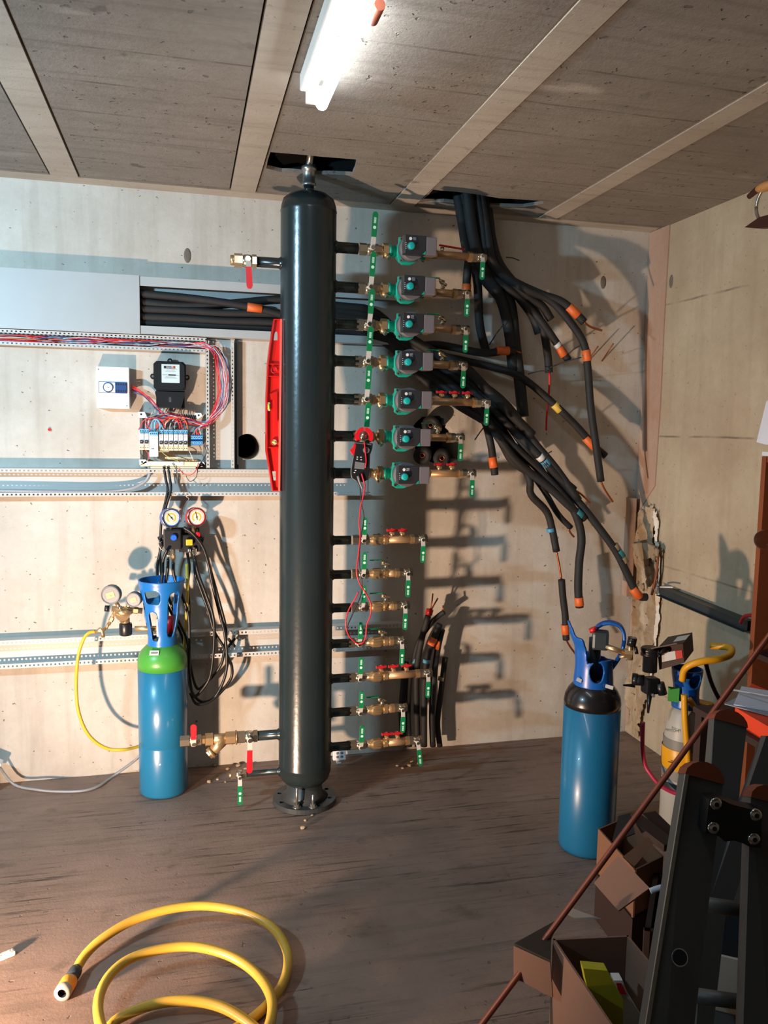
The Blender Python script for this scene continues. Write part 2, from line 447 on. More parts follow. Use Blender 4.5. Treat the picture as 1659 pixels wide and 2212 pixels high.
# ceiling: infill panels between flush joists, a dark gap each side, black cover slab above standing in for the unlit void
bx = [(-2.58, -2.48), (-1.89, -1.79), (-1.20, -1.10), (-0.51, -0.407), (0.19, 0.29), (0.878, 0.98), (1.58, 1.665)]
edges = [XL]+[v for b in bx for v in b]+[XR]
hA = [PZ(*p, ZC) for p in [(582, 328), (620, 331), (700, 339), (770, 345), (768, 366), (760, 379), (712, 377), (668, 376), (636, 372), (610, 371), (574, 364)]]
hB = [PZ(*p, ZC) for p in [(925, 409), (985, 414), (1078, 428), (1172, 434), (1174, 440), (1130, 447), (1070, 446), (1010, 443), (960, 436), (922, 437), (905, 436)]]
for i in range(0, len(edges), 2):
    x0, x1 = edges[i]+(0.007 if i else 0), edges[i+1]-(0.007 if i < len(edges)-2 else 0)
    holes = []
    if abs(x0-0.297) < 0.02: holes = [jag([(max(p.x, x0+0.004), p.y) for p in hA], 0.003, 2, 5)]
    if abs(x0-0.987) < 0.02: holes = [jag([(min(max(p.x, x0+0.004), x1-0.004), p.y) for p in hB], 0.004, 2, 9)]
    mb = MB().m('ceiling_block'); mb.prism([(x0, YB), (x1, YB), (x1, -0.10), (x0, -0.10)], ZC, ZC+0.014, 'XY', holes)
    struct(mb.build('ceiling'))
mb = MB().m('void_shade'); mb.box(((XL+XR)/2, YB/2, ZC+0.42), (XR-XL+0.4, -YB+0.4, 0.06)); struct(mb.build('ceiling'))
for hh_ in (hA, hB): # added black liner shafts, so the two openings look unlit inside
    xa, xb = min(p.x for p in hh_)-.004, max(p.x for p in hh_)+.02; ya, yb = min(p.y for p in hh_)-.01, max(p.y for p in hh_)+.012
    zc_ = ZC+.0145; mb = MB().m('void_shade')
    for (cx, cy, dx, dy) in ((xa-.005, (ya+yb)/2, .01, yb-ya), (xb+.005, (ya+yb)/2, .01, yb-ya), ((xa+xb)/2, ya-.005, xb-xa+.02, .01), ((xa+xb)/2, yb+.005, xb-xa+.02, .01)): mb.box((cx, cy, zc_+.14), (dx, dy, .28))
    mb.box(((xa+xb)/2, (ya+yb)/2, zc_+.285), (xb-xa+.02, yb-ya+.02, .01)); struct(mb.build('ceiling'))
for k, (a, b) in enumerate(bx):
    mb = MB().m('beam_concrete'); mb.box(((a+b)/2, YB/2-0.05, ZC+0.04), (b-a, -YB-0.10, 0.086)); struct(mb.build('trim_%d' % (k+1)))
mb = MB().m('beam_concrete'); mb.box(((XL+XR)/2, -0.046, ZC+0.045), (XR-XL, 0.097, 0.085))
struct(mb.build('trim_8'))
# pinkish render strip and broken-away plaster in the corner of the right wall
def pxr(*p): q = PX(p[0], p[1], XR); return (q.y, q.z)
strip = [(-0.004, ZC), (-0.17, ZC), (-0.165, 2.1), (-0.17, 1.7), (-0.16, 1.3), (-0.03, 1.16), (-0.02, 0.7), (-0.035, 0.03), (-0.004, 0.0)]
mb = MB().m('pink_render'); mb.prism(strip, XR-0.006, XR+0.01, 'YZ'); struct(mb.build('trim_9'))
rub = jag([(-0.02, 1.15), (-0.17, 1.20), (-0.20, 1.05), (-0.24, 0.92), (-0.26, 0.62), (-0.22, 0.35), (-0.16, 0.02), (-0.03, 0.02)], 0.012, 4, 11)
from mathutils import noise as mn
def inpoly(x, y, P):
    c = False
    for i in range(len(P)):
        (x0, y0), (x1, y1) = P[i-1], P[i]
        if (y0 > y) != (y1 > y) and x < (x1-x0)*(y-y0)/(y1-y0)+x0: c = not c
    return c
def patch(mb, P, y0, y1, z0, z1, st, amp, base, mname, seed):
    ny, nz = int((y1-y0)/st), int((z1-z0)/st); G = {}; mb.m(mname)
    def V(i, j):
        if (i, j) not in G:
            y, z = y0+i*st, z0+j*st; h = mn.fractal(Vector((y*9+seed, z*7, seed)), 1.0, 2.0, 5)
            G[i, j] = mb.bm.verts.new((XR-base-max(0, amp*(0.5+h)), y+mn.noise(Vector((y*40, z*40, seed)))*st*.6, z+mn.noise(Vector((z*40, y*40, seed+3)))*st*.6))
        return G[i, j]
    fs = []
    for i in range(ny):
        for j in range(nz):
            if inpoly(y0+(i+.5)*st, z0+(j+.5)*st, P): fs.append(mb.bm.faces.new((V(i, j), V(i+1, j), V(i+1, j+1), V(i, j+1))))
    mb._tag(fs)
mb = MB()
patch(mb, rub, -0.28, 0.0, 0.0, 1.22, 0.009, 0.035, 0.004, 'rubble', 1.0)
edge = jag([(-0.185, 1.18), (-0.215, 1.18), (-0.225, 1.03), (-0.262, 0.95), (-0.268, 0.60), (-0.235, 0.35), (-0.205, 0.30), (-0.240, 0.62), (-0.232, 0.90), (-0.195, 1.03)], 0.008, 6, 13)
patch(mb, edge, -0.29, -0.15, 0.25, 1.22, 0.006, 0.012, 0.012, 'white_plaster', 4.0)
struct(mb.build('trim_10'))
# vertical timber/render rib low in the corner
mb = MB().m('pink_render'); mb.box((XR-0.05, -0.03, 0.98), (0.035, 0.05, 0.5), bev=0.004); struct(mb.build('trim_11'))

# ================================================================ FLUORESCENT TUBE
root = thing('fluorescent_light', (0.36, -1.6, ZC), 'bare white fluorescent tube batten glowing on the concrete ceiling', 'light')
mb = MB(); mb.m('lamp_white').box((0.338, -1.93, ZC-0.024), (0.045, 1.30, 0.045), bev=0.004); mb.build('batten', parent=root)
mb = MB().m('tube_glow'); mb.lathe([(0, 0), (0.010, 0.002), (0.017, 0.012), (0.017, 1.218), (0, 1.23)], (0.383, -1.235, ZC-0.062), (0, -1, 0), 20); mb.build('tube', parent=root)
mb = MB().m('lamp_white'); mb.box((0.36, -1.262, ZC-0.045), (0.05, 0.014, 0.05), bev=0.003); mb.build('tube_holder', parent=root)
mb = MB().m('copper_dull'); mb.lathe([(0, 0), (0.008, 0.001), (0.0125, 0.008), (0.0125, 0.08)], (0.425, -1.70, ZC-0.045), (0, -1, 0), 14); mb.build('starter', parent=root)

# ================================================================ HEADER TANK
tk = PY(663, 1000, YT); TX = tk.x; TR = 0.108
ups = [535, 620, 700, 780, 862, 942, 1022]; lows = [1167, 1241, 1313, 1390, 1465, 1538, 1612]
ZL = [PY(740, y, YT).z for y in ups]+[PY(735, y, YT).z for y in lows]
tank = thing('header_vessel', (TX, YT, 0), 'tall dark grey steel header vessel with side stubs standing on a round flange', 'tank')
zt = PY(664, 458, YT).z
mb = MB().m('tank_paint')
mb.lathe([(0.06, 0.085), (0.085, 0.092), (0.100, 0.108), (TR, 0.135), (TR, 0.16), (TR+0.0015, 0.163), (TR, 0.166), (TR, zt-0.006), (TR+0.002, zt), (TR, zt+0.006), (TR-0.002, zt+0.02), (0.098, zt+0.045), (0.075, zt+0.063), (0.04, zt+0.074), (0.0, zt+0.076)], (TX, YT, 0), (0, 0, 1), 64)
mb.build('vessel_shell', parent=tank)
mb = MB().m('tank_flange'); hl = []
fl = [(0.132*math.cos(2*PI*i/48), 0.132*math.sin(2*PI*i/48)) for i in range(48)]
hs = [[(0.108*math.cos(a)+0.0095*math.cos(2*PI*i/12), 0.108*math.sin(a)+0.0095*math.sin(2*PI*i/12)) for i in range(12)] for a in [PI*(2*k+1)/8 for k in range(8)]]
mb.prism([(TX+x, YT+y) for x, y in fl], 0.002, 0.022, 'XY', [[(TX+x, YT+y) for x, y in h] for h in hs])
mb.lathe([(0.098, 0.022), (0.075, 0.040), (0.070, 0.09)], (TX, YT, 0), (0, 0, 1), 40)
mb.build('base_flange', parent=tank)
for a, h in ((-115, 0.085), (-80, 0.055)):
    x = TX+0.108*math.cos(math.radians(a)); y = YT+0.108*math.sin(math.radians(a))
    mb = MB().m('galvanised'); mb.lathe([(0.017, 0.022), (0.017, 0.025)], (x, y, 0), n=20); mb.hexn((x, y, 0.025), (x, y, 0.036), 0.011); mb.cyl((x, y, 0.03), (x, y, h+0.02), 0.0055, n=12)
    mb.build('anchor_bolt', parent=tank)
mb = MB().m('tank_paint'); mb.cyl((TX, YT, zt+0.07), (TX, YT, ZC-0.05), 0.020)
mb.m('galvanised').lathe([(0.026, 0), (0.028, 0.004), (0.028, 0.012), (0.024, 0.016), (0.024, 0.055), (0.028, 0.058), (0.030, 0.066), (0.028, 0.074), (0.012, 0.08)], (TX, YT, ZC-0.052), n=28)
mb.build('top_fitting', parent=tank)
mb = MB().m('galvanised'); mb.tube([(TX, YT, ZC+0.02), (TX+0.002, YT-0.03, ZC+0.06), (TX+0.004, YT-0.10, ZC+0.09)], 0.014, 12); mb.build('vent_elbow', parent=tank)
def xat(px, z): # x on the pipe plane for a photo column near height z
    q = PY(px, 1000, YT)
    d = ray(px, 1106); # refine along the row
    lo = Vector((q.x, YT, z)); v = lo-CAM; zz = v.dot(FW); py = 1106-FPX*v.dot(UP)/zz
    return PY(px, py, YT).x
for k, z in enumerate(ZL):
    rr = 0.0215 if k < 7 else 0.0185
    xe = xat(772 if k < 7 else 756, z)-0.004
    mb = MB().m('tank_paint'); mb.lathe([(rr+0.010, 0), (rr+0.004, 0.008), (rr, 0.014), (rr, xe-TX-TR+0.012)], (TX+TR-0.006, YT, z), (1, 0, 0), 24)
    mb.build('outlet_stub', parent=tank)
zA = PY(578, 567, YT).z; zB = PY(575, 1588, YT).z; zD = PY(565, 1669, YT).z
for z, px, rr in ((zA, 549, 0.020), (zB, 554, 0.020), (zD, 536, 0.0125)):
    xe = xat(px, z); mb = MB().m('tank_paint')
    mb.lathe([(rr+0.010, 0), (rr+0.004, 0.008), (rr, 0.014), (rr, TX-TR-xe+0.012)], (TX-TR+0.006, YT, z), (-1, 0, 0), 24)
    mb.build('inlet_stub', parent=tank)

# ================================================================ VALVES AND PUMPS (local frames: pipe along +x, front = -y)
def grip(mb, p0, p1, w, th, mname):
    """rounded flat lever sleeve from p0 to p1 in the xz plane, facing -y"""
    a = Vector(p0); b = Vector(p1); d = (b-a); L = d.length; d.normalize(); s = Vector((d.z, 0, -d.x))
    pts = []
    for i in range(5): t = PI*i/4; pts.append(b-d*w*0.5+(s*math.cos(t)+d*math.sin(t))*w*0.5)
    pts += [a-s*w*0.46, a+s*w*0.46]
    mb.m(mname).prism([(p.x, p.z) for p in pts], a.y-th/2, a.y+th/2, 'XZ')
def make_valve(name, size, ang, length, color='green_grip', mark=True, stub=0.012):
    """ball valve: size = body radius, ang = lever direction from +z clockwise (radians)"""
    root = thing(name, (0, 0, 0), 'x', 'valve')
    s = size
    mb = MB().m('nickel'); mb.hexn((-s*1.55-stub, 0, 0), (-s*0.75, 0, 0), s*1.12); mb.hexn((s*0.75, 0, 0), (s*1.45, 0, 0), s*1.12)
    mb.lathe([(s*0.8, -s*0.9), (s*1.0, -s*0.5), (s*1.06, 0), (s*1.0, s*0.5), (s*0.8, s*0.9)], (0, 0, 0), (1, 0, 0), 20)
    mb.build('valve_body', parent=root)
    mb = MB().m('nickel'); mb.cyl((0, -s*0.8, 0), (0, -s*1.75, 0), s*0.42, n=14); mb.m('chrome').hexn((0, -s*1.75, 0), (0, -s*2.15, 0), s*0.40)
    mb.build('stem', parent=root)
    d = Vector((math.sin(ang), 0, math.cos(ang))); y0 = -s*1.8
    w = 0.023 if s > 0.0195 else 0.020
    w = max(w, 0.0125)
    lv = MB().m('lever_steel'); sd = Vector((d.z, 0, -d.x))
    a = Vector((0, y0, 0)); n1 = a+d*length*0.33; n1.y = y0-0.008
    lv.lathe([(s*0.5, 0), (s*0.5, 0.0025)], (0, y0, 0), (0, -1, 0), 16)
    lv.quad([a-sd*w*0.40, a+sd*w*0.40, n1+sd*w*0.42, n1-sd*w*0.42], 0.0025)
    lever = lv.build('lever', parent=root)
    gp = MB(); e = n1+d*length*0.67; e.y = n1.y
    grip(gp, n1-d*0.006, e, w, 0.0055, color)
    if mark:
        c = n1+d*length*0.22; gp.m('green_mark').cyl((c.x, c.y-0.0028, c.z), (c.x, c.y-0.0034, c.z), w*0.28, n=14)
        for i in range(5):
            q = n1+d*(length*0.34+i*0.0045); q2 = q+d*0.003
            gp.quad([Vector((p.x, p.y-0.0031, p.z)) for p in (q-sd*w*0.2, q+sd*w*0.2, q2+sd*w*0.2, q2-sd*w*0.2)], 0.0003)
    gp.build('grip', parent=lever)
    return root
def make_pump():
    root = thing('circulation_pump', (0, 0, 0), 'x', 'pump')
    mb = MB().m('teal_cast')
    mb.lathe([(0.027, 0), (0.027, 0.010), (0.021, 0.013), (0.024, 0.028)], (-0.066, 0, 0), (1, 0, 0), 24)
    mb.lathe([(0.024, 0), (0.021, 0.026), (0.027, 0.030), (0.027, 0.042)], (0.043, 0, 0), (1, 0, 0), 24)
    mb.lathe([(0.028, 0.035), (0.044, 0.028), (0.048, 0.01), (0.048, -0.02), (0.044, -0.034)], (0.010, 0, 0), (0, 1, 0), 32)
    mb.prism([(-0.034, -0.048), (-0.018, -0.058), (0.012, -0.058), (0.030, -0.050), (0.048, -0.030), (0.048, 0.034), (-0.018, 0.046), (-0.034, 0.046)], -0.048, -0.034, 'XZ')
    mb.build('pump_housing', parent=root)
    for x, z in ((-0.026, 0.038), (-0.025, -0.044)):
        mb = MB().m('chrome'); mb.cyl((x, -0.048, z), (x, -0.056, z), 0.0062, n=14); mb.m('dark_slot').hexn((x, -0.056, z), (x, -0.0565, z), 0.003); mb.build('bolt', parent=root)
    mb = MB().m('pump_grey'); mb.cyl((0.010, -0.048, 0), (0.010, -0.10, 0), 0.048, n=36); mb.build('motor_housing', parent=root)
    mb = MB().m('pump_face'); mb.box((0.008, -0.118, 0.001), (0.086, 0.036, 0.072), bev=0.003)
    mb.m('teal_cast').prism([(0.037, -0.034), (0.050, -0.034), (0.050, -0.020)], -0.1365, -0.136, 'XZ')
    mb.m('print_white').cyl((-0.012, -0.136, 0.022), (-0.012, -0.1368, 0.022), 0.006, n=14)
    for i in range(3): mb.box((0.004, -0.1365, 0.026-i*0.004), (0.012, 0.001, 0.0012))
    for i in range(4): mb.box((-0.030, -0.1365, 0.006-i*0.007), (0.003, 0.001, 0.002))
    head = mb.build('control_head', parent=root)
    mb = MB().m('chrome').cyl((-0.010, -0.136, -0.006), (-0.010, -0.138, -0.006), 0.0155, n=24)
    mb.m('turquoise_knob').lathe([(0.0138, 0), (0.0135, 0.011), (0.010, 0.013), (0, 0.013)], (-0.010, -0.138, -0.006), (0, -1, 0), 24); mb.build('dial_knob', parent=head)
    mb = MB().m('pump_grey'); mb.box((0.073, -0.112, 0), (0.044, 0.046, 0.068), bev=0.004); mb.build('terminal_box', parent=root)
    return root
def make_butterfly():
    root = thing('drain_tap', (0, 0, 0), 'x', 'tap')
    mb = MB().m('brass'); mb.cyl((0, 0, 0), (0, 0, 0.016), 0.007, n=12); mb.hexn((0, 0, 0.010), (0, 0, 0.018), 0.010); mb.cyl((0, 0.0, 0.012), (0, -0.022, 0.012), 0.006, n=10); mb.build('tap_body', parent=root)
    mb = MB().m('red_tap')
    mb.prism([(-0.0215, 0.019), (-0.0215, 0.030), (-0.013, 0.027), (-0.004, 0.031), (0.004, 0.031), (0.013, 0.027), (0.0215, 0.030), (0.0215, 0.019), (0.010, 0.021), (0, 0.017), (-0.010, 0.021)], -0.006, 0.006, 'XZ')
    mb.m('chrome').cyl((0, 0, 0.0165), (0, 0, 0.033), 0.003, n=10)
    mb.build('butterfly_handle', parent=root)
    return root
def make_purge():
    root = thing('purge_valve', (0, 0, 0), 'x', 'valve')
    mb = MB().m('nickel'); mb.cyl((0, 0, 0), (0, 0, 0.022), 0.007, n=12); mb.hexn((0, 0, 0.006), (0, 0, 0.012), 0.010)
    mb.sphere((0, 0, 0.026), 0.0095, seg=14, rings=8); mb.cyl((-0.016, -0.006, 0.030), (0.016, 0.004, 0.020), 0.0066, n=12)
    mb.m('brass').sphere((-0.014, -0.010, 0.033), 0.0072, seg=12, rings=8)
    mb.build('valve_body', parent=root)
    mb = MB().m('chrome'); mb.box((-0.006, -0.004, 0.038), (0.026, 0.010, 0.002), rot=(0, math.radians(18), 0)); l = mb.build('lever', parent=root)
    mb = MB().m('green_grip'); mb.box((-0.044, -0.006, 0.0445), (0.056, 0.012, 0.004), bev=0.001); mb.build('grip', parent=l)
    return root
ordn = ['topmost', 'second', 'third', 'fourth', 'fifth', 'sixth', 'seventh']
vx1 = [800, 796, 793, 790, 787, 785, 782, 782, 781, 780, 773, 774, 775, 776]
ends = [1036, 1003, 1000, 995, 1045, 989, 1014, 909, 877, 871, 864, 920, 866, 898]
proto = {}
def first_or_copy(key, maker, loc):
    if key not in proto:
        o = maker(); o.location = loc; proto[key] = o; return o
    return copy_tree(proto[key], None, loc)
for k in range(14):
    up = k < 7; i = k if up else k-7; z = ZL[k]
    nm = ('%s pump line' % ordn[i]) if up else ('%s pumpless lower line' % ordn[i])
    cnt = 'from the top' if i else 'of the row'
    x1 = xat(vx1[k], z)
    if up:
        v = first_or_copy('v_up', lambda: make_valve('ball_valve', 0.0215, math.radians(3.5), 0.136), (x1, YT, z))
    else:
        v = first_or_copy('v_lo', lambda: make_valve('ball_valve', 0.0185, math.radians(1.5), 0.098), (x1, YT, z))
    tag(v, 'ball valve with raised green lever, nearest the vessel on the %s' % nm, 'valve', 'upright green valves beside the vessel')
    xe = xat(ends[k], z)
    if up:
        # brass union with angled drain, then the pump, then the brass outlet bar
        xp = xat(873-k*2.2, z)
        un = MB().m('brass'); xa = x1+0.030; xb = xp-0.067
        un.hexn((xa, YT, z), (xa+0.014, YT, z), 0.020); un.cyl((xa+0.014, YT, z), (xb-0.022, YT, z), 0.017)
        un.hexn((xb-0.022, YT, z), (xb, YT, z), 0.030); un.cyl((xa+0.022, YT, z), (xa+0.034, YT-0.022, z-0.026), 0.010, n=12)
        un.m('nickel').hexn((xa+0.030, YT-0.016, z-0.020), (xa+0.040, YT-0.030, z-0.034), 0.009)
        tag(un.build('pipe_union', loc=(xa, YT, z)), 'brass union between green valve and pump on the %s' % nm, 'fitting', 'brass unions before the pumps')
        pm = first_or_copy('pump', make_pump, (xp, YT, z))
        tag(pm, 'teal circulation pump with black turquoise-knobbed head, %s pump of the column' % (ordn[i] if i in (0,) else ordn[i]+' from the top'), 'pump', 'circulation pumps in the column')
        xs = xp+0.085
        xv = xe
        br = MB().m('brass'); br.hexn((xs, YT, z), (xs+0.022, YT, z), 0.028); br.cyl((xs+0.02, YT, z), (xs+0.05, YT, z), 0.018)
        br.m('brass_bar').cyl((xs+0.045, YT, z), (xv-0.036, YT, z), 0.0155); br.m('brass').hexn((xv-0.050, YT, z), (xv-0.034, YT, z), 0.021)
        barx = (xs+0.05, xv-0.045)
    else:
        xc = xat(812, z)
        ck = MB().m('brass'); ck.lathe([(0.014, -0.044), (0.015, -0.03), (0.021, -0.018), (0.022, -0.014), (0.022, 0.020), (0.018, 0.024), (0.015, 0.03), (0.015, 0.036)], (xc, YT, z), (1, 0, 0), 24)
        for a in range(12): t = 2*PI*a/12; ck.box((xc+0.003, YT+0.0215*math.cos(t), z+0.0215*math.sin(t)), (0.032, 0.003, 0.003))
        tag(ck.build('check_valve', loc=(xc, YT, z)), 'fluted brass check valve on the %s' % nm, 'valve', 'brass check valves on the lower lines')
        xs = xc+0.034; xv = xe
        br = MB().m('brass'); br.hexn((xs, YT, z), (xs+0.016, YT, z), 0.021)
        br.m('brass_bar').cyl((xs+0.012, YT, z), (xv-0.034, YT, z), 0.0165); br.m('brass').hexn((xv-0.046, YT, z), (xv-0.030, YT, z), 0.020)
        barx = (xs+0.018, xv-0.042)
    tag(br.build('manifold_bar', loc=(xs, YT, z)), 'brass outlet bar at the right end of the %s' % nm, 'pipe', 'brass outlet bars')
    if k == 13: e = first_or_copy('v_dn_t', lambda: make_valve('ball_valve', 0.0175, math.radians(173), 0.100), (xv, YT, z))
    else: e = first_or_copy('v_dn', lambda: make_valve('ball_valve', 0.0175, math.radians(181), 0.096), (xv, YT, z))
    tag(e, 'ball valve with hanging green lever ending the %s' % nm, 'valve', 'hanging green valves at the line ends')
    taps = {4: (953, 981, 1009), 6: (948, 975), 7: (846, 868), 11: (823, 849, 877), 13: (835, 858)}.get(k)
    if taps:
        for j, tp in enumerate(taps):
            t = first_or_copy('tap', make_butterfly, (xat(tp, z), YT, z+0.014))
            where = {2: ('left', 'right'), 3: ('left', 'middle', 'right')}[len(taps)][j]
            tag(t, 'small brass drain tap with red butterfly handle, %s one on the %s' % (where, nm), 'tap', 'red butterfly drain taps')
    elif k != 0:
        pp = {1: 956, 2: 955, 3: 955, 5: 945, 8: 833, 9: 833, 10: 826, 12: 825}[k]
        t = first_or_copy('purge', make_purge, (xat(pp, z), YT, z+0.013))
        tag(t, 'small nickel purge valve with flat green lever on the %s' % nm, 'valve', 'small purge valves')
    else:
        mb = MB().m('nickel'); x = xat(955, z); mb.cyl((x, YT, z+0.01), (x, YT, z+0.03), 0.008, n=12); mb.m('red_tap').box((x+0.040, YT-0.004, z+0.032), (0.11, 0.012, 0.006), rot=(0, math.radians(5), 0), bev=0.001)
        tag(mb.build('purge_valve', loc=(x, YT, z+0.01)), 'purge valve with flat dark red lever on the topmost pump line', 'valve')
# left side of the vessel
xA = xat(534, zA); v = make_valve('ball_valve', 0.024, math.radians(177), 0.112, 'red_grip', False); v.location = (xA, YT, zA)
tag(v, 'red-levered brass ball valve high on the left side of the grey vessel', 'valve')
mb = MB().m('brass'); mb.lathe([(0.018, 0), (0.0195, 0.004), (0.018, 0.008), (0.0195, 0.012), (0.018, 0.016), (0.0195, 0.02), (0.018, 0.03)], (xA-0.034, YT, zA), (-1, 0, 0), 20); mb.build('threaded_nipple', parent=v)
xB1 = xat(538, zB); xB2 = xat(418, zB+0.01)
v = make_valve('ball_valve', 0.023, math.radians(181), 0.135, 'red_grip', False, 0.016); v.location = (xB1, YT, zB)
tag(v, 'ball valve with red lever hanging down, between the brass strainer and the vessel foot', 'valve')
v = make_valve('ball_valve', 0.021, math.radians(0), 0.085, 'red_grip', False, 0.02); v.location = (xB2, YT, zB)
tag(v, 'ball valve with red lever pointing up, just right of the green-topped blue cylinder', 'valve')
st = thing('line_strainer', (xat(478, zB), YT, zB), 'brass Y strainer with angled cap between two red-levered valves', 'strainer')
xs, xe = xB2+0.030, xB1-0.034
mb = MB().m('brass'); mb.hexn((xs, YT, zB), (xs+0.014, YT, zB), 0.018); mb.hexn((xs+0.016, YT, zB), (xs+0.046, YT, zB), 0.027)
mb.cyl((xs+0.04, YT, zB), (xe-0.05, YT, zB), 0.0205); mb.hexn((xe-0.060, YT, zB), (xe-0.022, YT, zB), 0.027); mb.lathe([(0.029, 0), (0.029, 0.005)], (xe-0.02, YT, zB), (1, 0, 0), 20); mb.cyl((xe-0.022, YT, zB), (xe, YT, zB), 0.017)
xm = xe-0.062
mb.cyl((xm, YT, zB-0.002), (xm-0.052, YT-0.012, zB-0.048), 0.021, n=24); mb.build('strainer_body', parent=st)
mb = MB().m('brass'); mb.cyl((xm-0.050, YT-0.0115, zB-0.046), (xm-0.060, YT-0.014, zB-0.055), 0.0245, n=24); mb.hexn((xm-0.060, YT-0.014, zB-0.055), (xm-0.066, YT-0.0155, zB-0.060), 0.019); mb.build('strainer_cap', parent=st)
xD = xat(517, zD); v = make_valve('ball_valve', 0.0175, math.radians(180), 0.112, 'green_grip', True, 0.008); v.location = (xD, YT, zD)
tag(v, 'green-levered drain valve near the floor, left of the vessel flange', 'valve')
mb = MB().m('brass'); mb.cyl((xD-0.020, YT, zD), (xD-0.042, YT, zD), 0.0085, n=14); mb.build('hose_nipple', parent=v)
# ================================================================ ELECTRICAL SIDE OF THE BACK WALL
def duct(name, x0, x1, z0, z1, depth, label, wall=0.0, pitch=0.0167, lip=0.014, vertical=False, cover=None):
    """U-shaped slotted trunk on the back wall; the lips facing the room carry a row of punched slots"""
    root = thing(name, (x0, 0, (z0+z1)/2), label, 'cable duct')
    yb, yf = wall-0.001, -depth; t = 0.0022
    mb = MB().m('duct_grey')
    mb.box(((x0+x1)/2, yb-t/2, (z0+z1)/2), (x1-x0, t, z1-z0))
    if not vertical:
        for z in (z0+t/2, z1-t/2): mb.box(((x0+x1)/2, (yb+yf)/2, z), (x1-x0, yb-yf, t))
    else:
        for x in (x0+t/2, x1-t/2): mb.box((x, (yb+yf)/2, (z0+z1)/2), (t, yb-yf, z1-z0))
    mb.build('duct_tray', parent=root)
    for side in (0, 1):
        mb = MB().m('duct_grey')
        if not vertical:
            zc = z0+lip/2 if side == 0 else z1-lip/2
            for dz in (-lip*0.35, lip*0.35): mb.box(((x0+x1)/2, yf, zc+dz), (x1-x0, t, lip*0.30))
            n = int((x1-x0)/pitch)
            for i in range(n): mb.box((x0+(i+0.5)*pitch, yf, zc), (pitch*0.58, t, lip*0.42))
        else:
            xc = x0+lip/2 if side == 0 else x1-lip/2
            for dx in (-lip*0.35, lip*0.35): mb.box((xc+dx, yf, (z0+z1)/2), (lip*0.30, t, z1-z0))
            n = int((z1-z0)/pitch)
            for i in range(n): mb.box((xc, yf, z0+(i+0.5)*pitch), (lip*0.42, t, pitch*0.58))
        mb.build('slotted_lip', parent=root)
    return root
XW = -1.7
# large grey trunk with the black insulated pipes, cover only on the left
D1 = 0.065
zt1, zt0 = PY(302, 597, -D1).z, PY(302, 720, -D1).z
xc_, xe_ = PY(302, 650, -D1).x, PY(905, 700, -D1).x
root = thing('cable_trunking', (xc_, 0, (zt0+zt1)/2), 'wide grey wall trunking, covered at left and open with black pipes at right', 'cable trunking')
mb = MB().m('trunk_grey')
mb.box(((XW+xe_)/2, -0.002, (zt0+zt1)/2), (xe_-XW, 0.002, zt1-zt0))
for z in (zt0, zt1): mb.box(((XW+xe_)/2, -D1/2, z), (xe_-XW, D1, 0.003))
mb.box(((XW+xe_)/2, -D1, zt1-0.019), (xe_-XW, 0.0025, 0.038)); mb.box(((XW+xe_)/2, -D1, zt0+0.016), (xe_-XW, 0.0025, 0.032))
mb.build('trunk_tray', parent=root)
mb = MB().m('trunk_grey'); mb.box(((XW+xc_)/2, -D1-0.003, (zt0+zt1)/2), (xc_-XW, 0.006, zt1-zt0+0.008), bev=0.002); mb.build('trunk_cover', parent=root)
# slotted ducts
xv0, xv1 = PY(445, 880, -0.05).x, PY(506, 880, -0.05).x
duct('wiring_duct', XW, PY(446, 745, -0.05).x, PY(430, 761, -0.05).z, PY(430, 729, -0.05).z, 0.05, 'narrow slotted duct full of coloured wires under the wide grey trunking')
duct('wiring_duct', xv0, xv1, PY(480, 1012, -0.05).z, PY(480, 737, -0.05).z, 0.05, 'upright slotted wiring duct between the electricity meter and the round wall hole', vertical=True)
mb = MB().m('steel_dark'); xa, xb = PY(507, 880, -0.03).x, PY(515, 880, -0.03).x
mb.box(((xa+xb)/2, -0.016, (PY(510, 1012, -0.03).z+PY(510, 735, -0.03).z)/2), (xb-xa, 0.03, PY(510, 735, -0.03).z-PY(510, 1012, -0.03).z))
tag(mb.build('dark_strip', loc=(xa, 0, 1.5)), 'thin dark upright strip right beside the upright slotted duct', 'batten')  # plain dark strip along the right side of the upright duct
duct('wiring_duct', XW, PY(800, 1050, -0.06).x, PY(300, 1072, -0.06).z, PY(300, 1013, -0.06).z, 0.06, 'long slotted duct below the breakers, running behind the vessel', lip=0.017)
duct('wiring_duct', XW, PY(868, 1400, -0.06).x, PY(300, 1430, -0.06).z, PY(300, 1371, -0.06).z, 0.06, 'lowest slotted duct, behind the blue cylinder and the hanging black hoses', lip=0.020)
# ---- time switch box
yb_ = -0.065; a = PY(207, 791, yb_); b = PY(280, 883, yb_)
root = thing('time_switch', ((a.x+b.x)/2, 0, (a.z+b.z)/2), 'white square time switch box with round dial left of the electricity meter', 'time switch')
cx, cz, w, h = (a.x+b.x)/2, (a.z+b.z)/2, b.x-a.x, a.z-b.z
mb = MB().m('white_plastic'); mb.box((cx, yb_/2, cz), (w, -yb_-0.001, h), bev=0.004); mb.m('dark_slot')
for dx, dz in ((-w*0.42, h*0.43), (w*0.42, -h*0.43)): mb.cyl((cx+dx, yb_, cz+dz), (cx+dx, yb_-0.001, cz+dz), 0.0022, n=10)
mb.build('enclosure', parent=root)
zc = PY(240, 837, yb_).z
mb = MB().m('navy').box((cx, yb_, zc), (w*0.86, 0.003, h*0.27)); mb.m('white_plastic').box((cx-w*0.17, yb_-0.002, zc), (w*0.48, 0.004, h*0.245)); mb.build('window_frame', parent=root)
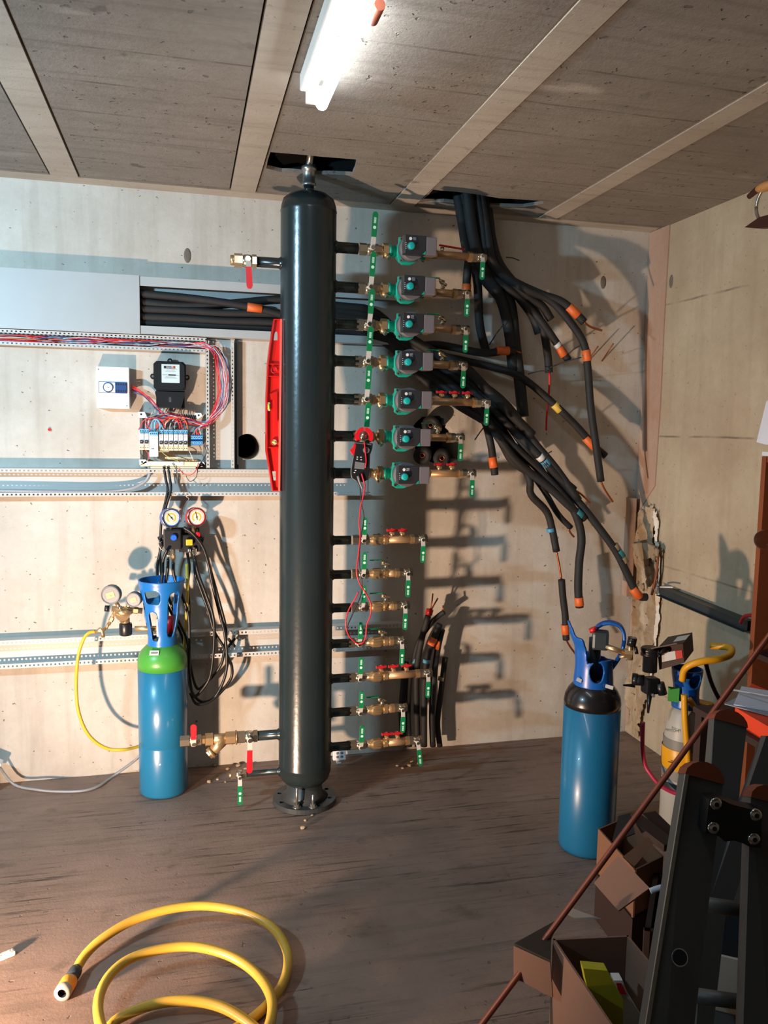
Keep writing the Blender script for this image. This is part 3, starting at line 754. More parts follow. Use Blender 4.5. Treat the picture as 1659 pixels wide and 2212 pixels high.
mb = MB().m('navy').cyl((cx-w*0.14, yb_-0.004, zc), (cx-w*0.14, yb_-0.008, zc), 0.0205, n=32); mb.m('white_plastic').cyl((cx-w*0.14, yb_-0.008, zc), (cx-w*0.14, yb_-0.0095, zc), 0.0165, n=32)
mb.m('dark_slot').box((cx-w*0.14, yb_-0.010, zc), (0.010, 0.001, 0.0015), rot=(0, 0.4, 0)); mb.build('dial', parent=root)
mb = MB().m('navy').box((cx+w*0.25, yb_-0.004, zc), (w*0.34, 0.006, h*0.24)); mb.m('dark_slot')
for i in range(5):
    for j in (-1, 1): mb.box((cx+w*(0.11+i*0.07), yb_-0.0075, zc+j*h*0.08), (0.0045, 0.001, 0.008))
mb.build('terminal_module', parent=root)
# ---- meter
ym = -0.115; a = PY(331, 779, ym); b = PY(402, 845, ym); lo = PY(366, 881, ym)
cx, zt_, zm, zl, w = (a.x+b.x)/2, a.z, b.z, lo.z, b.x-a.x
root = thing('electricity_meter', (cx, 0, (zt_+zl)/2), 'black electricity meter with white number plate mounted above the circuit breakers', 'meter')
mb = MB().m('meter_black'); c = 0.012
mb.prism([(cx-w/2+c, zm), (cx+w/2-c, zm), (cx+w/2, zm+c), (cx+w/2, zt_-c), (cx+w/2-c, zt_), (cx-w/2+c, zt_), (cx-w/2, zt_-c), (cx-w/2, zm+c)], -0.02, ym+0.008, 'XZ')
mb.prism([(cx-w/2+c+0.006, zm+0.006), (cx+w/2-c-0.006, zm+0.006), (cx+w/2-0.006, zm+c+0.006), (cx+w/2-0.006, zt_-c-0.006), (cx+w/2-c-0.006, zt_-0.006), (cx-w/2+c+0.006, zt_-0.006), (cx-w/2+0.006, zt_-c-0.006), (cx-w/2+0.006, zm+c+0.006)], ym+0.010, ym, 'XZ')
mb.box((cx, -0.0105, (zt_+zl)/2), (w*0.9, 0.019, zt_-zl-0.006))
mb.build('meter_case', parent=root)
mb = MB().m('meter_black'); mb.prism([(cx-w*0.46, zm-0.003), (cx+w*0.46, zm-0.003), (cx+w*0.46, zm-0.012), (cx+w*0.34, zl), (cx-w*0.34, zl), (cx-w*0.46, zm-0.012)], -0.02, ym+0.018, 'XZ')
mb.m('dark_slot').prism([(cx+0.009*math.cos(2*PI*i/16), (zm+zl)/2+0.013*math.sin(2*PI*i/16)) for i in range(16)], ym+0.019, ym+0.017, 'XZ')
mb.m('galvanised').box((cx, ym+0.0165, (zm+zl)/2+0.002), (0.003, 0.002, 0.014)); mb.cyl((cx, ym+0.018, (zm+zl)/2-0.008), (cx, ym+0.0155, (zm+zl)/2-0.008), 0.003, n=10)
mb.build('terminal_cover', parent=root)
for dx, dz in ((0, zt_+0.008), (-w/2-0.004, zt_-0.062), (w/2+0.004, zt_-0.062)):
    z = dz
    mb = MB().m('meter_black'); mb.cyl((cx+dx, -0.02, z), (cx+dx, -0.03 if dx == 0 else ym+0.04, z), 0.011, n=20); mb.m('galvanised').cyl((cx+dx, -0.031 if dx == 0 else ym+0.039, z), (cx+dx, -0.034 if dx == 0 else ym+0.036, z), 0.005, n=12)
    mb.build('mounting_lug', parent=root)
wx0, wx1, wz1, wz0 = PY(348, 0, ym).x, PY(388, 0, ym).x, PY(368, 787, ym).z, PY(368, 827, ym).z
wx0, wx1 = PY(349, 807, ym).x, PY(388, 807, ym).x
mb = MB().m('glass_face').box(((wx0+wx1)/2, ym-0.001, (wz0+wz1)/2), (wx1-wx0, 0.003, wz1-wz0), bev=0.0008)
mb.m('dark_slot').box(((wx0+wx1)/2-0.004, ym-0.0027, wz1-0.012), (0.046, 0.0006, 0.010)); mb.m('red_text').box((wx1-0.024, ym-0.003, wz1-0.012), (0.009, 0.0006, 0.009))
mb.m('dark_slot').box(((wx0+wx1)/2+0.006, ym-0.0027, (wz0+wz1)/2-0.006), (0.03, 0.0006, 0.005)); mb.box(((wx0+wx1)/2, ym-0.0027, (wz0+wz1)/2-0.006), (0.065, 0.0006, 0.0009))
mb.m('grey_text')
for k, (u, ww) in enumerate(((0.019, 0.05), (0.024, 0.03), (0.029, 0.042), (0.052, 0.04), (0.057, 0.05))): mb.box(((wx0+wx1)/2, ym-0.0027, wz1-u), (ww, 0.0004, 0.0012))
text_mesh(mb, '36149', ((wx0+wx1)/2-0.004, ym-0.0032, wz1-0.012), 0.0115, 'print_white')
mb.build('number_plate', parent=root)
# ---- breaker chassis
yc = -0.05
root = thing('breaker_chassis', tuple(PY(370, 960, -0.02)), 'open white breaker chassis with cornered feet below the electricity meter', 'chassis')
def zat(px, py, y): return PY(px, py, y).z
mb = MB().m('cream_plastic'); a = PY(303, 994, yc); b = PY(438, 1011, yc)
mb.box(((a.x+b.x)/2, -0.027, (a.z+b.z)/2), (b.x-a.x, 0.05, 0.022), bev=0.003); mb.m('white_plastic').box(((a.x+b.x)/2-0.03, -0.054, (a.z+b.z)/2+0.003), (b.x-a.x-0.10, 0.004, 0.016), bev=0.001)
mb.m('cream_plastic').box(((a.x+b.x)/2+0.005, -0.03, a.z-0.034), (b.x-a.x-0.07, 0.05, 0.012))
mb.build('bottom_bar', parent=root)
for px, py, s in ((306, 896, 1), (428, 898, -1), (308, 999, 1), (434, 1004, -1)):
    q = PY(px, py, -0.055); mb = MB().m('white_plastic')
    sg = 1 if py < 950 else -1
    mb.prism([(q.x-0.014, q.z+0.012), (q.x+0.012, q.z+0.012), (q.x+0.018, q.z), (q.x+0.012+0.012*s, q.z-0.014*sg), (q.x-0.012, q.z-0.012)], -0.002, -0.056, 'XZ')
    mb.m('dark_slot').cyl((q.x-0.002*s, -0.056, q.z+0.002), (q.x-0.002*s, -0.057, q.z+0.002), 0.0042, n=14); mb.build('corner_foot', parent=root)
a = PY(303, 948, -0.03); b = PY(444, 955, -0.03)
mb = MB().m('galvanised').box(((a.x+b.x)/2, -0.022, a.z-0.002), (b.x-a.x, 0.006, 0.035)); mb.box((a.x+0.004, -0.012, a.z), (0.012, 0.022, 0.20)); mb.box((b.x-0.004, -0.012, a.z), (0.012, 0.022, 0.20)); mb.build('din_rail', parent=root)
mb = MB().m('cream_plastic'); q0 = PY(350, 990, -0.045); q1 = PY(410, 992, -0.045); mb.box(((q0.x+q1.x)/2+0.012, -0.032, q0.z), (q1.x-q0.x, 0.012, 0.010))
mb.m('brass')
for i in range(14): mb.cyl((q1.x-0.05+i*0.0062, -0.045, q0.z-0.012), (q1.x-0.05+i*0.0062, -0.045, q0.z-0.002), 0.0022, n=8)
mb.build('earth_bar', parent=root)
def make_breaker():
    r_ = thing('circuit_breaker', (0, 0, 0), 'x', 'circuit breaker'); w = 0.0182
    mb = MB().m('cream_plastic'); mb.box((0, 0.020, 0), (w*0.96, 0.04, 0.088), bev=0.001); mb.m('white_plastic').box((0, -0.006, 0), (w*0.96, 0.016, 0.048), bev=0.001)
    mb.m('dark_slot')
    for s in (-1, 1): mb.cyl((s*0.0045, 0.0, -0.034), (s*0.0045, -0.0006, -0.034), 0.0022, n=10)
    mb.m('red_text').box((0, -0.0144, 0.020), (0.012, 0.0006, 0.0012)); mb.m('grey_text')
    for i in range(3): mb.box((-0.001, -0.0144, 0.016-i*0.003), (0.009, 0.0005, 0.0009))
    mb.build('breaker_case', parent=r_)
    mb = MB().m('light_blue'); mb.box((0, 0.018, 0.036), (w*0.98, 0.040, 0.017), bev=0.001); mb.m('dark_slot')
    for s in (-1, 1): mb.cyl((s*0.0045, -0.002, 0.036), (s*0.0045, -0.0026, 0.036), 0.0024, n=10)
    mb.build('terminal', parent=r_)
    mb = MB().m('dark_slot'); mb.box((-0.001, -0.016, -0.010), (0.013, 0.010, 0.013), rot=(0.3, 0, 0), bev=0.001); mb.m('print_white').box((-0.001, -0.0215, -0.008), (0.006, 0.001, 0.0012), rot=(0.3, 0, 0)); mb.build('toggle', parent=r_)
    return r_
bz = zat(370, 950, -0.065)
spots = [PY(306.5, 948, -0.065).x, PY(317, 948, -0.065).x]+[PY(348.7+i*10.4, 948, -0.065).x for i in range(6)]
nm = ['leftmost breaker with angled toggle at the far left of the row', 'second breaker from the left, beside the large white module', 'first breaker right of the large white module', 'second breaker right of the large white module', 'third breaker right of the large white module', 'fourth breaker right of the large white module', 'fifth breaker right of the large white module', 'last breaker of the row, nearest the blue terminal blocks']
for i, x in enumerate(spots):
    o = first_or_copy('mcb', make_breaker, (x, -0.065, bz-(0.0 if i < 2 else 0.002)))
    tag(o, 'white '+nm[i], 'circuit breaker', 'circuit breakers below the meter')
q = PY(332, 958, -0.08); r_ = thing('residual_current_breaker', tuple(q), 'large plain white module sticking out lower than its neighbours in the breaker row', 'circuit breaker')
mb = MB().m('white_plastic'); mb.box((q.x, -0.055, q.z-0.004), (0.036, 0.05, 0.104), bev=0.002); mb.m('grey_text').box((q.x-0.004, -0.0805, q.z-0.016), (0.012, 0.0006, 0.001)); mb.m('dark_slot').box((q.x-0.004, -0.0805, q.z-0.022), (0.012, 0.0006, 0.003)); mb.build('breaker_case', parent=r_)
mb = MB().m('light_blue'); mb.box((q.x+0.001, -0.056, q.z+0.042), (0.034, 0.052, 0.017), bev=0.001); mb.m('dark_slot')
for i in range(4): mb.cyl((q.x-0.012+i*0.008, -0.082, q.z+0.042), (q.x-0.012+i*0.008, -0.0826, q.z+0.042), 0.0024, n=10)
mb.build('terminal', parent=r_)
for i in range(5):
    q = PY(414.5+i*5.2, 951, -0.06)
    mb = MB().m('blue_block' if i < 5 else 'regulator_grey'); mb.box((q.x, -0.040, q.z+0.012), (0.0098, 0.04, 0.020), bev=0.0008); mb.box((q.x, -0.040, q.z-0.012), (0.0098, 0.04, 0.020), bev=0.0008); mb.box((q.x, -0.032, q.z), (0.0098, 0.03, 0.030))
    mb.m('light_blue').box((q.x, -0.0604, q.z+0.012), (0.009, 0.001, 0.012)); mb.box((q.x, -0.0604, q.z-0.012), (0.009, 0.001, 0.012)); mb.m('dark_slot')
    for s in (-1, 1): mb.cyl((q.x, -0.0608, q.z+s*0.012), (q.x, -0.0614, q.z+s*0.012), 0.0024, n=10)
    tag(mb.build('terminal_block', loc=tuple(q)), 'small bright blue terminal block, %s of the five right of the breakers' % ('leftmost', 'second', 'middle', 'fourth', 'rightmost')[i], 'terminal block', 'blue terminal blocks')
# ---- wires of the duct
def wire(pts, r, m_, name='electrical_wire', label='', group=None, n=6, sub=5, cat='wire'):
    mb = MB().m(m_); mb.tube(pts, r, n, sub=sub)
    return tag(mb.build(name, loc=tuple(pts[0])), label, cat, group)
cols = ['wire_red', 'wire_orange', 'wire_white', 'wire_black', 'wire_red', 'wire_blue', 'wire_purple', 'wire_white', 'wire_grey', 'wire_red']
rw = random.Random(21)
nmc = {'wire_red': 'red', 'wire_orange': 'orange', 'wire_white': 'white', 'wire_black': 'black', 'wire_blue': 'blue', 'wire_purple': 'purple', 'wire_grey': 'grey', 'wire_green': 'green-yellow'}
for i in range(30):
    m_ = cols[i % 10]; k = i/29; J = lambda s: rw.uniform(-s, s)
    yd = -0.012-0.03*rw.random()
    r1 = 10+rw.random()*26          # spread of the big bend
    pts = [PY(-60, 727+J(6), yd)]
    for px in (40, 110, 180, 250, 320, 385): pts.append(PY(px+J(15), 729+px*0.038+J(7.5), -0.012-0.03*rw.random()))
    pts += [PY(436, 745+J(6), -0.045), PY(456+r1*0.5+J(3), 765+J(6)-r1*0.3, -0.055-0.01*rw.random()), PY(458+r1+J(3), 800+J(6), -0.056), PY(462+r1*0.95+J(3), 845+J(6), -0.056), PY(455+r1*0.8+J(4), 885+J(6), -0.058), PY(444+J(6), 915+J(5), -0.062)]
    if i % 3 == 0: pts += [PY(428+J(6), 925+J(3), -0.06), PY(414+5.2*(i//3 % 5), 942, -0.055)]
    elif i % 3 == 1: xx = 346+10.4*(i//3 % 6); pts += [PY(xx+22, 905+J(5), -0.07), PY(xx+3, 912+J(4), -0.075), PY(xx, 928, -0.06)]
    else: pts += [PY(400+J(10), 905+J(5), -0.07), PY(360+J(12), 897+J(5), -0.066), PY(325+J(10), 906+J(5), -0.07), PY(306+rw.random()*24, 931, -0.06)]
    wire(pts, 0.0017, m_, label='thin %s wire in the slotted duct that loops down right of the meter' % nmc[m_], group='%s duct wires' % nmc[m_])
for i in range(6):
    m_ = ['wire_red', 'wire_red', 'wire_red', 'wire_black', 'wire_purple', 'wire_blue'][i]; J = lambda s: rw.uniform(-s, s)
    wire([PY(284, 832+i*3, -0.03), PY(300+J(2), 842+i*2, -0.05), PY(322+J(4), 862+J(4), -0.055), PY(338+J(4), 882+J(4), -0.055), PY(350+J(5), 896+J(3), -0.06)], 0.0019, m_, label='%s wire running from the time switch down to under the meter' % nmc[m_], group='%s wires from the time switch' % nmc[m_])
for i in range(5):
    m_ = ['wire_red', 'wire_red', 'wire_orange', 'wire_red', 'wire_black'][i]
    x0 = [345, 350, 362, 312, 330][i]
    wire([PY(x0-12, 928, -0.06), PY(x0, 910-i, -0.08), PY(x0+22, 900+i, -0.085), PY(x0+38, 908, -0.08), PY(x0+44, 927, -0.065)], 0.0022, m_, label='%s wire arching over the top terminals of the breakers' % nmc[m_], group='%s wires arching over the breakers' % nmc[m_])
for i, x0 in enumerate((327, 334)):
    wire([PY(x0, 932, -0.06), PY(x0+1, 912, -0.07), PY(x0+10-4*i, 906, -0.085), PY(x0+20-8*i, 916+i*2, -0.085), PY(x0+27-16*i, 928, -0.065)], 0.0032, 'light_blue', label='thick pale blue wire looping above the large white module', group='pale blue loops', n=8)
hx0, hx1 = PY(368, 897, -0.05), PY(424, 901, -0.05)
pts = []
for i in range(160): t = i/159; c = hx0.lerp(hx1, t); a = t*2*PI*15; pts.append(c+Vector((0, 0.009*math.cos(a), 0.009*math.sin(a))))
wire(pts, 0.0020, 'black_rubber', 'coiled_cable', 'black coiled cable lying between the meter and the breakers', n=6, sub=1, cat='cable')
for i, (pp, m_, lb) in enumerate([
    ([(345, 972), (360, 985), (375, 992), (388, 998)], 'wire_green', 'green-yellow wire from the breakers to the earth bar'),
    ([(376, 974), (384, 985), (400, 990), (408, 996)], 'wire_black', 'black wire sagging from the breakers to the earth bar'),
    ([(408, 973), (414, 985), (418, 995)], 'wire_white', 'white wire dropping beside the blue terminals'),
    ([(303, 970), (305, 982), (315, 990), (318, 996)], 'wire_black', 'black wire curling below the leftmost breakers'),
    ([(312, 970), (320, 980), (322, 992)], 'wire_red', 'short red wire below the leftmost breakers'),
    ([(428, 1000), (424, 1015), (412, 1026), (398, 1024), (385, 1012)], 'wire_red', 'loose red wire loop hanging under the chassis'),
    ([(372, 1000), (382, 1018), (377, 1032), (380, 1046)], 'wire_black', 'short loose black wire end under the chassis'),
    ([(427, 1010), (424, 1030), (412, 1040), (405, 1034), (402, 1028)], 'wire_black', 'black wire hook under the right end of the chassis'),
    ([(440, 960), (446, 975), (440, 990), (430, 1004)], 'wire_black', 'black wire right of the terminal blocks')]):
    wire([PY(x, y, -0.062) for x, y in pp], 0.0016, m_, label=lb)
wire([PY(322, 1008, -0.05), PY(322, 1028, -0.05), PY(308, 1044, -0.05), PY(275, 1057, -0.05), (PY(200, 1062, -0.05)), PY(0, 1060, -0.05), PY(-80, 1060, -0.05)], 0.0075, 'wire_grey', 'power_cable', 'thick grey cable lying in the long duct below the breakers', n=10, cat='cable')
for i, off in enumerate((0, 9)):
    pts = [PY(354+off, 1008, -0.055), PY(358+off, 1035, -0.065), PY(362+off*0.8, 1058, -0.07), PY(356+off*0.4, 1090, -0.07), PY(350+off*0.3, 1115, -0.07)]
    if i == 0: pts += [PY(347, 1150, -0.06), PY(346, 1200, -0.06), PY(350, 1290, -0.05), PY(350, 1500, -0.03), PY(345, 1650, -0.03)]
    wire(pts, 0.0058, 'black_rubber', 'power_cable', 'thick black cable dropping from the chassis %s' % ('past the blue gauge' if i == 0 else 'and stopping above the gauges'), n=10, cat='cable')
# loose hanger wire above the gauges
wire([PY(403, 1058, -0.066), PY(397, 1064, -0.08), PY(402, 1072, -0.085), PY(408, 1078, -0.085), PY(400, 1090, -0.09), PY(396, 1100, -0.10), PY(397, 1112, -0.11)], 0.0018, 'galvanised', 'wire_hook', 'thin bent steel wire hook holding up the gauge manifold', n=8, cat='hook')
# red screw plug on the wall
q = PY(107, 928, 0); mb = MB().m('red_grip').cyl((q.x, 0.0, q.z), (q.x, -0.008, q.z), 0.006, n=14); tag(mb.build('wall_plug', loc=tuple(q)), 'tiny red wall plug in the bare wall left of the time switch', 'wall plug')

# ================================================================ SPIRIT LEVEL
yl = YT-0.02
def zl(X, Y): q = PY(560+X/5.265, 680+Y/5.265, yl); return (q.x, q.z)
root = thing('spirit_level', tuple(PY(590, 1055, yl)), 'red cast spirit level standing upright against the left side of the vessel', 'spirit level')
out = [zl(*p) for p in [(163, 50), (257, 50), (250, 700), (243, 1300), (235, 2005), (147, 2005), (75, 1550), (73, 950), (90, 560), (115, 350)]]
slots = [[zl(*p) for p in s] for s in ([(165, 290), (175, 215), (185, 190), (205, 190), (210, 215), (210, 290)], [(148, 1780), (190, 1780), (192, 1885), (165, 1885)])]
mb = MB().m('level_red'); mb.prism(out, yl+0.004, yl+0.014, 'XZ', slots)
cxm = sum(p[0] for p in out)/len(out)
def rim(poly, w, y0, y1, mat_):
    mb.m(mat_); c = Vector((sum(p[0] for p in poly)/len(poly), sum(p[1] for p in poly)/len(poly)))
    n = len(poly); inn = []
    for i in range(n):
        p0, p1, p2 = Vector(poly[i-1]), Vector(poly[i]), Vector(poly[(i+1) % n])
        d = ((p1-p0).normalized()+(p2-p1).normalized()).normalized(); nn = Vector((-d.y, d.x))
        if nn.dot(c-p1) < 0: nn = -nn
        inn.append(tuple(p1+nn*w))
    mb.prism(poly, y0, y1, 'XZ', [inn])
rim(out, 0.0055, yl-0.010, yl+0.026, 'level_red')
mb.m('level_edge').prism([zl(*p) for p in [(236, 50), (257, 50), (250, 700), (243, 1300), (235, 2005), (214, 2005), (222, 1300), (229, 700)]], yl-0.0105, yl+0.027, 'XZ')
mb.m('level_red')
for Y in (560, 700, 1510): a, b = zl(95, Y), zl(225, Y); mb.box(((a[0]+b[0])/2, yl, a[1]), (b[0]-a[0], 0.012, 0.004))
mb.prism([zl(*p) for p in [(120, 900), (200, 870), (205, 1215), (175, 1215), (165, 960), (130, 960)]], yl-0.008, yl+0.004, 'XZ')
for Y in (630, 1450): c = zl(168, Y); mb.lathe([(0.0125, 0), (0.0125, 0.013), (0.0105, 0.013), (0.0105, 0.004)], (c[0], yl+0.005, c[1]), (0, -1, 0), 24, cap=False)
mb.build('level_frame', parent=root)
c = zl(168, 1450); mb = MB().m('vial_white').cyl((c[0], yl+0.004, c[1]), (c[0], yl-0.004, c[1]), 0.0103, n=24); mb.m('vial_green').cyl((c[0]-0.008, yl-0.006, c[1]), (c[0]+0.008, yl-0.006, c[1]), 0.0042, n=14); tag(mb.build('vial', parent=root), 'round white vial with yellow-green tube near the lower end')
c = zl(105, 1045); mb = MB().m('vial_white').box((c[0], yl+0.001, c[1]), (0.012, 0.014, 0.032), bev=0.002); mb.m('vial_green').cyl((c[0], yl-0.007, c[1]-0.011), (c[0], yl-0.007, c[1]+0.011), 0.0045, n=14); tag(mb.build('vial', parent=root), 'yellow-green vial set in the middle of the outer edge')
c = zl(168, 630); mb = MB().m('red_grip').cyl((c[0], yl+0.004, c[1]), (c[0], yl-0.003, c[1]), 0.0103, n=24); tag(mb.build('vial', parent=root), 'round red-rimmed vial near the upper end')

# ================================================================ CLAMP METER hanging on the pipe valve
yk = YT-0.075
def kp(X, Y, d=0.0): return PY(740+X/11.06, 900+Y/11.06, yk+d)
root = thing('clamp_meter', tuple(kp(450, 700)), 'black and red clamp meter hanging by its jaws on the sixth valve lever', 'clamp meter')
mb = MB().m('red_grip')
c = kp(510, 470); R0, R1 = 0.021, 0.036
arc = lambda R, a0, a1, n=14: [(c.x+R*math.cos(math.radians(a0+(a1-a0)*i/n)), c.z+R*math.sin(math.radians(a0+(a1-a0)*i/n))) for i in range(n+1)]
mb.prism(arc(R1, -38, 84)+arc(R0, 84, -38), yk-0.010, yk+0.012, 'XZ'); mb.prism(arc(R1, 96, 222)+arc(R0, 222, 96), yk-0.010, yk+0.012, 'XZ'); mb.build('clamp_jaw', parent=root)
P2 = [kp(*p) for p in [(310, 590), (700, 640), (690, 760), (640, 900), (625, 1250), (590, 1500), (450, 1560), (330, 1530), (215, 1460), (210, 1250), (265, 900), (300, 720)]]
mb = MB().m('black_plastic'); mb.prism([(p.x, p.z) for p in P2], yk-0.016, yk+0.018, 'XZ'); mb.m('galvanised').quad([kp(300, 610, -0.017), kp(690, 655, -0.017), kp(690, 680, -0.017), kp(300, 640, -0.017)], 0.002)
mb.m('regulator_grey').tube([kp(262, 930, -0.006), kp(232, 1100, -0.006), kp(205, 1300, -0.006), kp(225, 1450, -0.006), kp(330, 1535, -0.006)], 0.0022, 6)
mb.build('meter_case', parent=root)
mb = MB().m('light_blue'); mb.m('regulator_grey').quad([kp(300, 1070, -0.0165), kp(530, 1110, -0.0165), kp(520, 1260, -0.0165), kp(280, 1240, -0.0165)], 0.0015); mb.build('display', parent=root)
for x, y in ((355, 965), (440, 968), (350, 1015), (445, 1030), (310, 1285), (285, 1335)):
    q = kp(x, y, -0.0165); mb = MB().m('print_white').box(tuple(q), (0.0058, 0.003, 0.0032), bev=0.0006); mb.build('button', parent=root)
mb = MB().m('regulator_grey'); q = kp(560, 800, -0.016); mb.cyl(q, q+Vector((0, -0.006, 0)), 0.0125, n=24); mb.m('black_plastic').box(tuple(q+Vector((0, -0.008, 0))), (0.004, 0.005, 0.022)); mb.build('rotary_dial', parent=root)
q0, q1 = kp(285, 660), kp(225, 860); mb = MB().m('red_grip'); mb.prism([(q0.x, q0.z+0.004), (q0.x+0.004, q0.z-0.004), (kp(300, 880).x, kp(300, 880).z), (kp(250, 920).x, kp(250, 920).z), (kp(170, 810).x, kp(170, 810).z), (kp(240, 740).x, kp(240, 740).z)], yk-0.008, yk+0.008, 'XZ'); mb.build('trigger', parent=root)
L = lambda pp: [PY(x, y, yk-0.022) for x, y in pp]
wire(L([(787, 953), (789, 975), (791, 995), (789, 1011)]), 0.0026, 'red_grip', 'test_lead', 'short red probe section lying over the face of the clamp meter', n=8, cat='test lead')
wire(L([(781, 1023), (785, 1037), (788, 1050), (785, 1070), (779, 1095), (776, 1130), (778, 1160), (774, 1200), (770, 1235), (778, 1262), (792, 1284), (801, 1305), (800, 1330), (792, 1350), (790, 1375), (782, 1390), (768, 1388), (752, 1370), (747, 1345), (753, 1318), (768, 1292), (774, 1278)]), 0.0028, 'red_grip', 'test_lead', 'long red test lead looping down from the clamp meter over the lower green valves', n=8, cat='test lead')
wire(L([(772, 1040), (778, 1055), (781, 1090), (786, 1120), (778, 1170), (776, 1220), (782, 1262), (778, 1290), (760, 1330), (750, 1360), (765, 1386), (790, 1384), (795, 1372)]), 0.0024, 'black_rubber', 'test_lead', 'long black test lead tangled with the red one in front of the lower valves', n=8, cat='test lead')
wire(L([(773, 1028), (777, 1042), (783, 1056)]), 0.005, 'regulator_grey', 'test_probe', 'grey probe tip hanging at the bottom of the clamp meter', n=8, cat='test probe')
# ---- loose socket plate by the foot
a, b = PY(721, 1622, -0.12), PY(748, 1643, -0.12)
root = thing('wall_socket', ((a.x+b.x)/2, -0.10, 0), 'small loose white socket plate on the floor right of the vessel foot', 'socket')
mb = MB().m('white_plastic'); mb.box(((a.x+b.x)/2, -0.10, (a.z+b.z)/2), (b.x-a.x, 0.02, a.z-b.z), bev=0.002)
mb.box(((a.x+b.x)/2, -0.085, b.z/2), (0.02, 0.02, abs(b.z)+0.004))
mb.build('plate', parent=root); mb = MB().m('grey_text')
for dx in (-1, 1):
    for dz in (-1, 1): mb.lathe([(0.0065, 0), (0.0065, 0.001), (0.005, 0.001)], ((a.x+b.x)/2+dx*0.010, -0.1102, (a.z+b.z)/2+dz*0.009), (0, -1, 0), 14)
mb.build('socket_rings', parent=root)
# ================================================================ LEFT GAS CYLINDER
def shell_guard(name, parent, c, prof, keep, th, mname, n=144, m=64, u0=0.0):
    """curved carrying guard: a surface of revolution cut by keep(u_deg, h); prof(h) gives radius; real wall thickness"""
    bm = bmesh.new(); H = prof[-1][0]
    def R(h):
        for (h0, r0), (h1, r1) in zip(prof, prof[1:]):
            if h <= h1: t = (h-h0)/(h1-h0); t = t*t*(3-2*t); return r0+(r1-r0)*t
        return prof[-1][1]
    grid = {}
    def V(i, j):
        k = (i % n, j)
        if k not in grid:
            a = math.radians(u0)+2*PI*i/n; h = H*j/m; grid[k] = bm.verts.new((c[0]+R(h)*math.cos(a), c[1]+R(h)*math.sin(a), c[2]+h))
        return grid[k]
    for i in range(n):
        for j in range(m):
            u = (360*(i+0.5)/n+180) % 360-180; h = H*(j+0.5)/m
            if keep(u, h):
                f = bm.faces.new((V(i, j), V(i+1, j), V(i+1, j+1), V(i, j+1))); f.smooth = True
    # soften the stepped outline
    for _ in range(3):
        mv = {}
        for v in bm.verts:
            be = [e for e in v.link_edges if len(e.link_faces) == 1]
            if len(be) == 2: mv[v] = v.co*0.5+(be[0].other_vert(v).co+be[1].other_vert(v).co)*0.25
        for v, co in mv.items(): v.co = co
    bmesh.ops.translate(bm, vec=-wloc(parent), verts=bm.verts)
    me = bpy.data.meshes.new(name); bm.to_mesh(me); bm.free(); me.materials.append(MATS[mname])
    o = bpy.data.objects.new(name, me); COL.objects.link(o); o.parent = parent
    md = o.modifiers.new('thickness', 'SOLIDIFY'); md.thickness = th; md.offset = -1
    return o
def adiff(a, b): return (a-b+180) % 360-180
q = PZ(353, 1729, 0); LX, LY, LR = q.x, q.y+0.101, 0.101
yf = q.y
zs0 = PY(353, 1440, yf).z; zs1 = PY(353, 1388, LY).z; zg0 = zs1-0.01; zg1 = PY(350, 1258, LY-0.07).z
cyl = thing('gas_cylinder', (LX, LY, 0), 'light blue gas cylinder with bright green shoulder and slotted blue collar', 'gas cylinder')
mb = MB().m('cyl_blue'); mb.lathe([(0.088, 0.0), (0.097, 0.004), (LR, 0.014), (LR, PY(353, 1622, yf).z-0.003), (LR-0.0015, PY(353, 1622, yf).z), (LR, PY(353, 1622, yf).z+0.003), (LR, zs0-0.002)], (LX, LY, 0), n=64); mb.build('cylinder_shell', parent=cyl)
mb = MB().m('cyl_green'); hs = zs1-zs0; mb.lathe([(LR+0.0004, zs0-0.03), (LR+0.0004, zs0+hs*0.05), (LR*0.965, zs0+hs*0.32), (LR*0.86, zs0+hs*0.60), (LR*0.70, zs0+hs*0.82), (0.055, zs0+hs), (0.030, zs0+hs*1.12), (0.024, zs0+hs*1.2)], (LX, LY, 0), n=64); mb.build('shoulder', parent=cyl)
HG = zg1-zg0
def keepL(u, h):
    for k in (0, 120, 240):
        if (adiff(u, -117+k)/24)**4+((h-HG*0.77)/(HG*0.10))**4 < 1: return False
        if (adiff(u, -119+k)/17)**4+((h-HG*0.33)/(HG*0.225))**4 < 1: return False
        if (adiff(u, -52+k)/19)**4+((h-HG*0.50)/(HG*0.34))**4 < 1: return False
    return True
shell_guard('collar_guard', cyl, (LX, LY, zg0), [(0, 0.060), (HG*0.12, 0.058), (HG*0.55, 0.075), (HG*0.90, 0.090), (HG, 0.094)], keepL, 0.005, 'guard_blue')
mb = MB().m('cream_plastic'); zv = zg0+HG*0.42
mb.cyl((LX, LY, zg0-0.02), (LX, LY, zg0+0.03), 0.022); mb.m('sticker_white').box((LX-0.006, LY, zg0+0.072), (0.034, 0.034, 0.09), bev=0.006)
mb.m('brass').cyl((LX, LY, zg0+0.07), (LX-0.11, LY-0.012, zg0+0.078), 0.011); mb.m('red_grip').cyl((LX+0.03, LY, zg0+0.05), (LX+0.03, LY, zg0+0.12), 0.016)
mb.m('cyl_green').lathe([(0.034, 0), (0.034, 0.006), (0.028, 0.010), (0.034, 0.014), (0.034, 0.020)], (LX, LY, zg0+0.004), n=28)
mb.build('cylinder_valve', parent=cyl)
mb = MB().m('sticker_white'); a = PY(337, 1393, LY-0.085)
